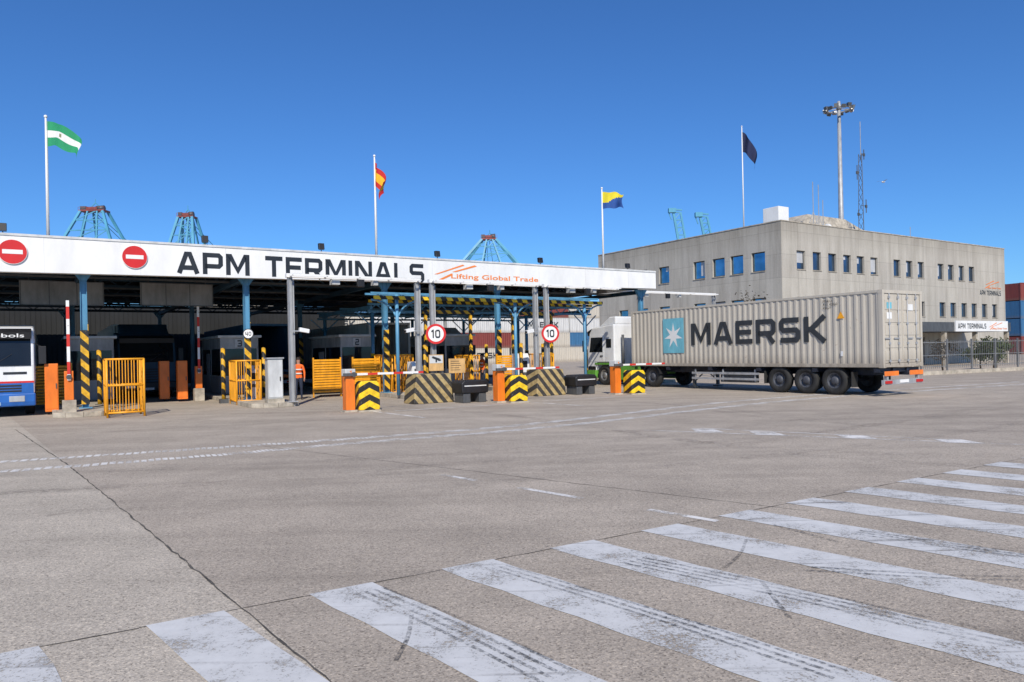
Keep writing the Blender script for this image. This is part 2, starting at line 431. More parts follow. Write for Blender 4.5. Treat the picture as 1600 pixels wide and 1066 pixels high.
def crack(p,q,w,n=24,j=.03,z=.0025):
    pts=[]
    for i in range(n+1):
        t=i/n; pts.append((p[0]+(q[0]-p[0])*t+random.uniform(-j,j)*.5,p[1]+(q[1]-p[1])*t+random.uniform(-j,j)*.5))
    for i in range(n): ribbon(mb,pts[i:i+2],w*random.uniform(.45,1.3),z)
crack((-13.5,19.6),(-7.4,12.14),.022,40); crack((-7.4,12.14),(.6,1.9),.020,90,.02)
crack((-9.3,.8),(-2.55,4.86),.014,60,.015); crack((-2.55,4.86),(14.5,15.2),.013,90,.015,.003)
crack((-5.1,14.7),(3.2,7.9),.013,60,.02)
crack((-16,16),(-4,21),.02,50)
structure('pavement_joint',mb,SEAM)
mb=MB()
zz=[.0065]
def mark(pts,w,n=1,gap=.06):
    for k in range(n):
        zz[0]+=.00025
        ribbon(mb,smooth([(x+gap*k*.8,y+gap*k*.6) for x,y in pts],8),w,zz[0])
mark([(-.72,4.25),(-.70,4.6),(-.73,5.0)],.03); mark([(1.88,5.56),(1.84,5.2),(1.80,4.78)],.035); mark([(1.70,5.9),(1.95,6.3),(2.15,6.75)],.03)
mark([(-1.22,5.46),(-.55,4.75),(.13,3.92)],.03,4,.075); mark([(-.20,6.02),(.75,5.0),(1.70,3.9)],.03,3,.07)
mark([(.9,6.1),(1.9,5.2),(2.5,4.6),(3.2,4.0)],.03,4,.08); mark([(2.3,5.8),(3.4,5.5),(4.6,5.4)],.035,2,.12)
mark([(3.2,6.9),(4.0,6.2),(4.9,5.6)],.03,3,.08); mark([(2.6,7.3),(2.75,7.0),(2.95,6.6)],.03)
structure('rubber_mark',mb,TYRE)
mb=MB(); zz=[.0010]
for pts in ([G(1.5,2)[:2],G(2.5,-6)[:2],(6,11),(16,9)],[G(7.3,2)[:2],G(8.5,-6)[:2],(9,15),(20,14)],[(-14,7),(-2,9.5),(8,14),(20,22)],[(-14,9),(0,11.5),(9,17),(20,26)]):
    for off in (0,2.0): 
        zz[0]+=.0002; ribbon(mb,smooth([(x-off*.5,y+off*.8) for x,y in pts],14),.34,zz[0])
structure('tyre_track',mb,TYREF)
# ------------------------------------------------------------ GATE CANOPY
FT=6.7
gate=thing('gate_canopy','long open truck gate canopy with white lettered fascia','gate canopy',G(0,FT),A)
S0,S1=-26.0,19.49
RD=27.0
def fb(s): return 4.80+(s+9.8)/29.3*.33 if s>-9.8 else 4.80
mb=MB()
mb.add([(S0,0,fb(S0)),(-9.8,0,fb(-9.8)),(S1,0,fb(S1)),(S1,0,6.09),(-9.8,0,6.05),(S0,0,6.05),
        (S0,.35,fb(S0)),(-9.8,.35,fb(-9.8)),(S1,.35,fb(S1)),(S1,.35,6.09),(-9.8,.35,6.05),(S0,.35,6.05)],
   [(0,1,4,5),(1,2,3,4),(6,11,10,7),(7,10,9,8),(0,6,7,1),(1,7,8,2),(2,8,9,3),(3,9,10,4),(4,10,11,5),(5,11,6,0)])
mb.box(S1-.3,S1,.35,RD,5.2,6.09)
fascia=part(gate,'fascia',mb,WHITE)
mb=MB()
x=S0
while x<S1:
    mb.box(x,x+.012,-.004,.0,fb(x)+.01,6.03); x+=2.9
mb.box(S0,S1,-.03,.0,6.0,6.075)
part(fascia,'panel_seam',mb,OFFW)
blocktext(fascia,'lettering','APM TERMINALS',(-4.50,0,4.97),(1,0,0),(0,-1,0),10.0,.80,BLACKT,.215,.17)
swoosh(fascia,-.006,((6.15,5.10,6.95,5.42,.22),(6.0,5.36,7.55,5.86,.18),(6.9,5.50,8.2,5.86,.22)))
txt(fascia,'slogan','Lifting Global Trade',(6.85,0,5.14),(1,0,0),4.8,.29,ORANGET,.008,.015)
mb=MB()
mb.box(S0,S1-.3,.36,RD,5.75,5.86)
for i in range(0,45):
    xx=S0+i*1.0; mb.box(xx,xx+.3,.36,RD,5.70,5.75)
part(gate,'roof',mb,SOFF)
for t in (1.0,5,9,13,18,22.5,26.7):
    mb=MB()
    mb.box(S0,S1-.4,t,t+.18,5.1,5.25); mb.box(S0,S1-.4,t,t+.18,5.55,5.68)
    x=S0
    while x<S1-1.5:
        mb.beam((x,t+.09,5.2),(x+.6,t+.09,5.6),.05); mb.beam((x+.6,t+.09,5.6),(x+1.2,t+.09,5.2),.05); x+=1.2
    part(gate,'roof_truss',mb,BLUED)
for s in (-13.2,-7.45,-1.93,3.9,9.7,19.0):
  for t in (.7,13.2,26.2):
    mb=MB(); mb.box(s-.09,s+.09,t-.015,t+.015,.15,5.1); mb.box(s-.105,s-.09,t-.1,t+.1,.15,5.1); mb.box(s+.09,s+.105,t-.1,t+.1,.15,5.1)
    mb.prism([(s-.1,4.65),(s-.42,5.1),(s+.42,5.1),(s+.1,4.65)],t-.07,t+.07)
    mb.box(s-.2,s+.2,t-.2,t+.2,.15,.19)
    c=part(gate,'column',mb,BLUE)
    if t<1 or s in (3.9,9.7):
        mb=MB(); mb.box(s+.107,s+.125,t-.12,t+.12,.3,3.2); mb.box(s-.125,s+.125,t-.135,t-.12,.3,2.9)
        part(c,'hazard_wrap',mb,YB)
    bx(gate,'roof_beam',(s-.12,s+.12,t+.2,min(t+12.8,RD-.1),4.88,5.08),BLUED)
for t in (3,7.5,11.5):
    bx(gate,'cable_tray',(S0,S1-.5,t,t+.25,4.98,5.04),GREYD)
bdrop=thing('rear_wall','added dark ribbed backdrop standing in for deep canopy shade','wall',G(-27,36),A)  # added to darken the view through under the canopy
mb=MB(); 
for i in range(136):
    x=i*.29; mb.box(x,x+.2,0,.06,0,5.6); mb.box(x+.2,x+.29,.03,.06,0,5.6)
part(bdrop,'backdrop_panel',mb,SHADW)
fl=None
for s in (-9.72,-3.5,.95,6.25,11.9,17.6):
    x,y,_=G(s,FT+.15)
    if fl is None:
        fl=thing('floodlight','small black floodlight standing on white fascia edge','floodlight',(x,y,6.05),A,'floodlights on the gate fascia')
        mb=MB(); mb.box(-.015,.015,-.015,.015,0,.10); mb.box(-.11,.11,-.015,.015,.09,.11); part(fl,'bracket',mb,GREYD)
        mb=MB(); mb.prism([(-.11,.10),(.08,.13),(.11,.36),(-.06,.36)],-.11,.11,'x'); part(fl,'lamp_housing',mb,DARK,.01)
    else: dup(fl,(x,y,6.07))
ne=None
for s,z in ((-9.46,5.46),(-5.88,5.48)):
    x,y,_=G(s,FT-.02)
    if ne is None:
        ne=thing('no_entry_sign','round red no entry sign with white bar on fascia','traffic sign',(x,y,z),A,'no entry signs on the gate fascia')
        mb=MB(); mb.cyl((0,0,0),(0,-.03,0),.41,n=40); pl=part(ne,'rim',mb,WHITE)
        mb=MB(); mb.cyl((0,-.03,0),(0,-.036,0),.395,n=40); part(ne,'face',mb,RED)
        bx(ne,'bar',(-.28,.28,-.042,-.036,-.07,.07),WHITE)
    else: dup(ne,(x,y,z))
hb=None
for s in (-8.0,-3.9):
    x,y,_=G(s,FT+4.2)
    if hb is None:
        hb=thing('hanging_board','dull grey board hanging below canopy roof','board',(x,y,4.0),A,'boards hanging under the canopy')
        bx(hb,'panel',(-1.4,1.4,0,.05,0,.95),BOARD)
        mb=MB()
        for q in (-1.38,-.46,.46,1.36): mb.box(q,q+.03,-.01,0,0,.95)
        mb.box(-1.4,1.4,-.01,0,.0,.03); mb.box(-1.4,1.4,-.01,0,.92,.95)
        for q in (-1.1,1.1): mb.cyl((q,.02,.95),(q,.02,1.3),.015,n=6)
        part(hb,'frame',mb,GREYD)
    else: dup(hb,(x,y,4.05))
lc=thing('lower_canopy','lower blue steel canopy with striped edge behind booths','canopy',G(0,11),A)
bx(lc,'striped_edge',(4.6,18.5,0,.06,4.38,4.52),YBH)
bx(lc,'roof',(4.6,18.5,.06,8,4.46,4.52),SOFF)
for q in (.1,4,7.8):
    mb=MB()
    mb.box(4.6,18.5,q,q+.12,3.9,4.0); mb.box(4.6,18.5,q,q+.12,4.26,4.36)
    x=4.6
    while x<18: mb.beam((x,q+.06,3.95),(x+.45,q+.06,4.3),.04); mb.beam((x+.45,q+.06,4.3),(x+.9,q+.06,3.95),.04); x+=.9
    part(lc,'truss',mb,BLUE)
for x in (4.7,7.4,10.1,14.2,18.3): bx(lc,'cross_beam',(x,x+.12,.1,7.9,4.05,4.24),BLUE)
for x in (4.9,10.4,14.0,18.2):
    for q in (.3,7.5):
        mb=MB(); mb.cyl((x,q,.0),(x,q,3.9),.09,n=12); mb.beam((x,q,3.2),(x+.8,q,3.9),.05); mb.beam((x,q,3.2),(x-.8,q,3.9),.05); pp=part(lc,'post',mb,BLUE)
        mb=MB(); mb.cyl((x,q,.15),(x,q,1.9),.11,n=12); part(pp,'hazard_wrap',mb,YB)
hbk=thing('height_limit_bar','long yellow and black striped height bar on blue posts','height barrier',G(0,5.15),A)
bx(hbk,'striped_bar',(2.5,14.35,-.05,.05,4.06,4.20),YBH)
for x in (3.55,9.35,13.35):
    mb=MB(); mb.cyl((x,.15,.15),(x,.15,4.3),.075,n=12)
    for sg in (-1,1):
        pr=None
        for k in range(7):
            a=k*math.pi/2/6; pt=(x+sg*(1.1-1.1*math.cos(a)),.15,3.1+.95*math.sin(a))
            if pr: mb.cyl(pr,pt,.04,n=8)
            pr=pt
    part(hbk,'post',mb,BLUE)
mb=MB(); mb.box(2.5,14.35,.3,.38,4.3,4.38); mb.box(2.5,14.35,.9,.98,4.3,4.38)
x=2.6
while x<13.4: mb.beam((x,.34,4.34),(x+.5,.94,4.34),.03); mb.beam((x+.5,.94,4.34),(x+1.0,.34,4.34),.03); x+=1.0
part(hbk,'lattice_beam',mb,BLUE)

# ------------------------------------------------------------ islands
for s,t0,t1 in ((-7.6,5.0,26),(-1.6,4.2,26),(4.5,3.2,26),(10.3,3.0,26),(19.9,6,24)):
    il=thing('traffic_island','raised concrete kerb island between truck lanes','traffic island',G(s,t0),A,'kerbed islands between lanes')
    L=t1-t0; w=.85
    pol=[(-w,.4),(-w*.6,.08),(0,0),(w*.6,.08),(w,.4),(w,L),(-w,L)]
    mb=MB(); mb.prism([(p[0]*.86,p[1]+.12 if p[1]<1 else p[1]-.1) for p in pol],0.0,.155,'z'); part(il,'paving',mb,KERB)
    mb=MB()
    n=len(pol)
    for i in range(n):
        a=Vector(pol[i]);b=Vector(pol[(i+1)%n]); d=(b-a).normalized(); q=Vector((-d.y,d.x))*.13
        ln=(b-a).length; k=max(1,int(ln/.9))
        for j in range(k):
            p0=a+d*(ln*j/k+.008);p1=a+d*(ln*(j+1)/k-.008)
            mb.prism([tuple(p0),tuple(p1),tuple(p1+q),tuple(p0+q)],0,.165,'z')
    part(il,'kerb',mb,KERB,.012)

# ------------------------------------------------------------ gantry frames
def gantry(s0,s1,t,h,beamr=None,posts=None,lab='grey steel gantry with white top beam over lane'):
    g=thing('gantry_frame',lab,'gantry',G(s0,t),A,'steel gantries over the lanes')
    W=s1-s0
    for x in (posts or (0,W)):
        mb=MB(); mb.box(x-.065,x+.065,-.012,.012,0,h); mb.box(x-.08,x-.065,-.08,.08,0,h); mb.box(x+.065,x+.08,-.08,.08,0,h); mb.box(x-.18,x+.18,-.18,.18,.16,.19)
        mb.cyl((x+.12,-.04,.2),(x+.12,-.04,h-.1),.022,n=8)
        part(g,'post',mb,GREY)
    mb=MB(); mb.box(-.14,(beamr or W)+.14,-.10,.10,h,h+.14); mb.box(-.1,(beamr or W),-.4,-.35,h+.02,h+.08); 
    for i in range(5): 
        x=i*W/4; mb.box(x-.03,x+.03,-.4,-.1,h+.03,h+.07)
    part(g,'beam',mb,WHITE)
    bx(g,'sensor_box',(W*.3,W*.3+.3,-.2,.1,h-.22,h-.02),CABG); bx(g,'sensor_box',(W*.62,W*.62+.18,-.25,.05,h-.2,h-.02),CABG)
    bx(g,'lane_signal',(W*.48,W*.48+.26,-.46,-.3,h-.30,h-.02),DARK,.01)
    return g
gantry(-1.05,4.05,4.43,4.72); gantry(4.72,9.85,4.43,4.72); gantry(10.45,14.6,4.43,4.72,posts=(0,))
gantry(18.5,27.2,9.5,5.15,posts=(2.3,8.7))
cm=None
for (s,z,rt) in ((-1.05,2.75,A),(4.05,2.75,A+math.pi),(9.85,2.7,A+math.pi)):
    x,y,_=G(s,4.25)
    if cm is None:
        cm=thing('security_camera','white box camera on arm fixed to post','camera',(x,y,z),A,'lane cameras on gantry posts')
        bx(cm,'arm',(0,.4,-.02,.02,-.02,.02),GREY)
        mb=MB(); mb.prism([(.25,-.02),(.6,-.08),(.62,.06),(.27,.13)],-.09,.09); part(cm,'housing',mb,WHITE,.01)
        mb=MB(); mb.cyl((.6,0,-.01),(.66,0,-.02),.05,n=12); part(cm,'lens',mb,DARK)
    else: dup(cm,(x,y,z),rt)
sp=None
for s,z,rr in ((4.72,2.62,.41),(10.45,2.62,.41)):
    x,y,_=G(s,4.12)
    if sp is None:
        sp=thing('speed_limit_sign','round speed limit 10 sign fixed to steel post','traffic sign',(x,y,z),R(12),'speed limit signs on posts')
        mb=MB(); mb.cyl((0,.03,0),(0,0,0),rr,n=40); mb.box(-.14,.14,.03,.16,.1,.15); mb.box(-.14,.14,.03,.16,-.15,-.1); part(sp,'rim',mb,RED)
        mb=MB(); mb.cyl((0,0,0),(0,-.006,0),rr*.77,n=40); part(sp,'face',mb,WHITE)
        blocktext(sp,'number','10',(-.195,-.006,-.17),(1,0,0),(0,-1,0),.37,.34,BLACKT,.2,.2,.004)
    else: dup(sp,(x,y,z))
x,y,_=G(-1.93,FT+.45)
s3=thing('small_round_sign','small round white sign on striped column','traffic sign',(x,y,2.75),A*.5)
mb=MB(); mb.cyl((0,.03,0),(0,0,0),.2,n=24); part(s3,'rim',mb,BLACKT); mb=MB(); mb.cyl((0,0,0),(0,-.005,0),.17,n=24); part(s3,'face',mb,WHITE); blocktext(s3,'number','40',(-.11,-.005,-.08),(1,0,0),(0,-1,0),.22,.16,BLACKT,.18,.16,.003)
x,y,_=G(4.72,4.15)
nb=thing('notice_sign','square cream sign with black camera symbol on post','sign',(x,y,1.45),A*.5)
bx(nb,'board',(-.30,.30,0,.03,-.33,.33),CARD,.005)
bx(nb,'upper_panel',(-.27,.27,-.006,0,-.02,.30),OFFW)
mb=MB(); mb.prism([(-.18,.20),(.10,.08),(.14,.17),(-.14,.27)],-.014,-.008); mb.box(-.03,.03,-.020,-.0145,.02,.14); mb.prism([(.09,.07),(.2,.09),(.15,.17)],-.024,-.0205); part(nb,'camera_symbol',mb,BLACKT)
x,y,_=G(5.7,4.2)
nb2=thing('notice_board','small worn yellow notice board on island','sign',(x,y,0),A*.6)
bx(nb2,'board',(-.35,.35,0,.03,1.0,1.6),CARD); bx(nb2,'leg',(-.3,-.26,.03,.07,.15,1.5),GREY); bx(nb2,'leg',(.26,.3,.03,.07,.15,1.5),GREY)
mb=MB()
for i in range(5): mb.box(-.27,.1+.04*(i%3),-.004,0,1.48-i*.09,1.50-i*.09)
part(nb2,'text_lines',mb,BLACKT)

# ------------------------------------------------------------ bollards, barrier machines
def bollard(loc,lab):
    b=thing('concrete_bollard',lab,'bollard',loc,A-R(8),'striped protection blocks at lane entries')
    mb=MB(); mb.prism([(-.34,0.05),(.34,0.05),(.34,.86),(.26,.98),(-.26,.98),(-.34,.86)],-.3,.3); part(b,'body',mb,CHEV,.03)
    bx(b,'base',(-.36,.36,-.32,.32,0,.05),KERB)
    return b
b0=bollard(G(0.15,.1),'yellow and black chevron concrete block before barrier')
dup(b0,G(5.65,-.30)); dup(b0,G(11.55,-.1))
def barrier(loc,lab,n):
    b=thing('barrier_gate',lab,'barrier',loc,A,'lowered lane barriers')
    bx(b,'housing',(-.15,.15,-.17,.17,.06,1.15),ORANGE,.015); bx(b,'base',(-.22,.22,-.2,.2,0,.06),KERB)
    bx(b,'cap',(-.17,.17,-.19,.19,1.15,1.38),OFFW,.02)
    blocktext(b,'number',n,(-.03,-.19,1.19),(1,0,0),(0,-1,0),.07,.14,ORANGET,.2,.1,.003)
    bx(b,'arm',(.2,2.55,-.255,-.225,1.17,1.24),RW)
    mb=MB(); mb.cyl((.1,-.17,1.2),(.1,-.28,1.2),.08,n=12); mb.box(-.25,.19,-.27,-.21,1.16,1.25); part(b,'pivot',mb,GREYD)
    return b
ba=barrier(G(-.42,.25),'orange barrier machine with red and white arm lowered','1')
dup(ba,G(5.15,.05)); dup(ba,G(10.95,.35))
def raised(loc,h,lab):
    b=thing('raised_barrier',lab,'barrier',loc,A,'raised lane barriers')
    bx(b,'plinth',(-.2,.2,-.2,.2,0,.55),KERB,.02)
    bx(b,'housing',(-.13,.13,-.13,.13,.55,1.5),ORANGE,.015)
    bx(b,'arm',(-.045,.045,-.20,-.165,1.2,h),RWV)
    mb=MB(); mb.cyl((0,-.13,1.3),(0,-.21,1.3),.08,n=12); part(b,'pivot',mb,GREYD)
raised(G(-7.98,5.6),3.8,'orange barrier machine with red white arm raised')
raised(G(-3.1,11.2),4.2,'shaded orange barrier machine with arm raised')
op=None
for s,t in ((-8.45,7.4),(-3.7,11.6),(-4.3,12.4)):
    if op is None:
        op=thing('orange_cabinet','tall orange steel service cabinet on island','cabinet',G(s,t),A,'orange service cabinets')
        bx(op,'body',(-.2,.2,-.2,.2,.1,1.75),ORANGE,.02)
        d=bx(op,'door',(-.17,.17,-.212,-.2,.2,1.68),ORANGE); bx(d,'handle',(.12,.15,-.24,-.212,.9,1.07),GREYD)
    else: dup(op,G(s,t))
def cage(w,d,h,loc,lab,rot=A):
    c=thing('tube_guard_rail',lab,'guard rail',loc,rot,'yellow tube guard cages')
    mb=MB(); r=.034
    cs=[(0,0),(w,0),(w,d),(0,d)]
    for (x,y) in cs: mb.cyl((x,y,0),(x,y,h),r,n=8)
    for i in range(4):
        a=cs[i];b=cs[(i+1)%4]
        for z in (.15,h*.55,h): mb.cyl((*a,z),(*b,z),r*.9,n=8)
    part(c,'frame',mb,YEL)
    mb=MB()
    for i in range(4):
        a=Vector(cs[i]);b=Vector(cs[(i+1)%4]); n=max(2,int((b-a).length/.15))
        for j in range(1,n):
            p=a.lerp(b,j/n); mb.cyl((*p,.15),(*p,h),.016,n=6)
    part(c,'bars',mb,YEL)
cage(1.05,1.1,1.85,G(-7.0,3.9),'bright yellow tube cage around column foot')
cage(.9,1.2,1.7,G(-2.45,6.9),'yellow tube cage beside striped column')
cage(1.0,2.0,1.8,G(4.3,7.6),'yellow tube cage beside booth')
cage(.5,1.5,1.7,G(8.6,8.2),'yellow tube cage under low canopy')
cage(1.0,1.6,1.7,G(11.4,6.6),'yellow tube cage beside truck lane')
gp=None
for s,t,ro in ((1.9,9.3,0),(3.3,8.2,0),(4.1,10.4,.2),(9.6,6.4,0),(-8.4,10.5,0)):
    if gp is None:
        gp=thing('slatted_guard_panel','orange yellow slatted steel guard panel on feet','guard panel',G(s,t),A,'slatted guard panels')
        mb=MB()
        for k in range(13): mb.prism([(-.02,.2+k*.115),(.02,.23+k*.115),(.02,.29+k*.115),(-.02,.27+k*.115)],-.6,.6,'x')
        part(gp,'slats',mb,YEL)
        for q in (-.64,.6): bx(gp,'upright',(q,q+.05,-.04,.04,0,1.75),YEL)
    else: dup(gp,G(s,t),A+ro)
yp=None
for s,t in ((-2.6,8.6),(-1.0,8.6),(5.6,7.0),(9.1,7.5),(11.2,5.6),(12.3,6.8),(12.9,8.2),(-6.9,9.4),(9.7,5.4),(5.3,5.6)):
    if yp is None:
        yp=thing('striped_post','yellow and black striped steel guard post','post',G(s,t),A,'striped guard posts on islands')
        mb=MB(); mb.cyl((0,0,0),(0,0,2.2),.08,n=14); mb.sphere((0,0,2.2),.08,12,1,1,.4); part(yp,'tube',mb,YB)
        bx(yp,'foot',(-.16,.16,-.16,.16,0,.17),GREYD)
    else: dup(yp,G(s,t))
hf=None
for s,t in ((6.2,8.2),(11.3,8.6)):
    if hf is None:
        hf=thing('lane_portal','yellow and black striped steel portal over lane','portal',G(s,t),A,'striped portals over the lanes')
        for q in (0,2.4): bx(hf,'post',(q,q+.12,-.06,.06,0,3.7),YB)
        bx(hf,'beam',(-.1,2.62,-.06,.06,3.7,3.86),YB)
    else: dup(hf,G(s,t))
def cblock(loc,w,h,lab,m,rot=A):
    b=thing('concrete_barrier',lab,'concrete barrier',loc,rot,'striped concrete barriers')
    mb=MB(); mb.prism([(-w/2,0),(w/2,0),(w/2-.05,h*.5),(w/2-.14,h),(-w/2+.14,h),(-w/2+.05,h*.5)],-.45,.45); part(b,'body',mb,m,.03)
    bx(b,'lifting_eye',(-w/2+.25,-w/2+.32,-.1,.1,h,h+.07),GREYD); bx(b,'lifting_eye',(w/2-.32,w/2-.25,-.1,.1,h,h+.07),GREYD)
cblock(G(3.35,2.1),1.65,1.08,'worn beige and black striped concrete block',BEI)
cblock(G(8.8,2.3),1.5,1.08,'worn beige and black striped concrete block',BEI)
def dump(loc,lab):
    b=thing('rubber_buffer',lab,'buffer',loc,A,'dark lane buffers')
    mb=MB(); mb.prism([(-.55,.35),(.55,.35),(.57,.72),(.46,.82),(-.46,.82),(-.57,.72)],-.4,.4); part(b,'top',mb,DARK,.04)
    bx(b,'leg',(-.48,-.18,-.35,.35,0,.35),GREYD,.02); bx(b,'leg',(.18,.48,-.35,.35,0,.35),GREYD,.02)
    bx(b,'stripe',(-.46,.46,-.406,-.398,.6,.64),OFFW)
dump(G(4.55,1.1),'low dark buffer block with pale stripe'); dump(G(10.2,1.7),'low dark buffer block with pale stripe')
def kiosk(loc,w,h,lab,name='ticket_machine',m=WHITE):
    b=thing(name,lab,'machine',loc,A)
    mb=MB(); mb.prism([(-.25,.15),(.25,.15),(.25,h),(-.12,h),(-.25,h-.2)],-w/2,w/2,'x'); part(b,'body',mb,m,.02)
    bx(b,'screen',(-w*.3,w*.3,-.258,-.25,h*.62,h*.8),DARK)
    bx(b,'slot',(-w*.2,w*.2,-.262,-.25,h*.42,h*.5),GREYD)
kiosk(G(10.0,5.9),.65,1.75,'tall white ticket machine standing on island')
kiosk(G(4.6,5.9),.5,1.5,'white ticket machine standing on island')
kiosk(G(-1.6,8.0),.5,1.5,'white ticket machine standing on island')
cb=thing('control_cabinet','grey steel control cabinet standing on kerb island','cabinet',G(-1.6,4.75),A)
bx(cb,'body',(-.27,.27,-.2,.2,.3,1.75),CABG,.015); bx(cb,'plinth',(-.3,.3,-.23,.23,.15,.3),KERB)
dd=bx(cb,'door',(-.24,.24,-.212,-.2,.36,1.7),OFFW); bx(dd,'handle',(.15,.18,-.24,-.212,.95,1.1),DARK)
bx(cb,'lid',(-.31,.31,-.24,.24,1.75,1.8),GREY)

# ------------------------------------------------------------ booths
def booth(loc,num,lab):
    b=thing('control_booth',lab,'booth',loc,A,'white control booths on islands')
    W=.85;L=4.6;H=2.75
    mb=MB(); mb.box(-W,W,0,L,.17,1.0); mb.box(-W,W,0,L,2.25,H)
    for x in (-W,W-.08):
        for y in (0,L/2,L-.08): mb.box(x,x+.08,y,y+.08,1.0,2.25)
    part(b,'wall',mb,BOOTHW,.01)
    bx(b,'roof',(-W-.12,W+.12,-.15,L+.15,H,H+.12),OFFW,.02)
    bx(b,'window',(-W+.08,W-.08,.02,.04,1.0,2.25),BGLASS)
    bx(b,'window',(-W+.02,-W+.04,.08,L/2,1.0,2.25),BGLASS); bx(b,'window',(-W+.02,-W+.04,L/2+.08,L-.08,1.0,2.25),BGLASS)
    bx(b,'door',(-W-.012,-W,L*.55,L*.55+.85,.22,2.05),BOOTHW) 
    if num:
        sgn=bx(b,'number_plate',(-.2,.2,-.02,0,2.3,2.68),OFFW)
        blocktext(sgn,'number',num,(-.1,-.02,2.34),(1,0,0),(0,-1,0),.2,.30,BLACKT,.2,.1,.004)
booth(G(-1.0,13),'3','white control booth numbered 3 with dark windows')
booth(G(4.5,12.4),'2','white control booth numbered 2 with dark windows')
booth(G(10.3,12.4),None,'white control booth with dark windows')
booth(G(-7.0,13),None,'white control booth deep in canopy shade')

# ------------------------------------------------------------ vehicles
mb=MB(); mb.lathe([(.29,-.13),(.42,-.15),(.50,-.13),(.52,-.09),(.52,.09),(.50,.13),(.42,.15),(.29,.13),(.29,-.13)],(0,0,0),n=32); TY=mkmesh('tyre',mb,RUB)
RIMS=[]
for m in (RIM,RIMB):
    mb=MB(); mb.lathe([(.30,.12),(.27,.125),(.25,.06),(.17,.04),(.15,.10),(.10,.13),(.001,.135)],(0,0,0),n=24)
    mb.lathe([(.30,-.12),(.27,-.125),(.25,-.06),(.001,-.05)],(0,0,0),n=24)
    for i in range(8):
        a=i*math.pi/4; mb.cyl((.205*math.cos(a),.04,.205*math.sin(a)),(.205*math.cos(a),.075,.205*math.sin(a)),.02,n=6)
    RIMS.append(mkmesh('rim',mb,m))
def wheel(root,x,y,rim=0):
    o=part(root,'wheel',TY,None)
    o.location=(x,y,.52)
    if y<0: o.rotation_euler=(0,0,math.pi)
    part(o,'rim',RIMS[rim],None)
    return o
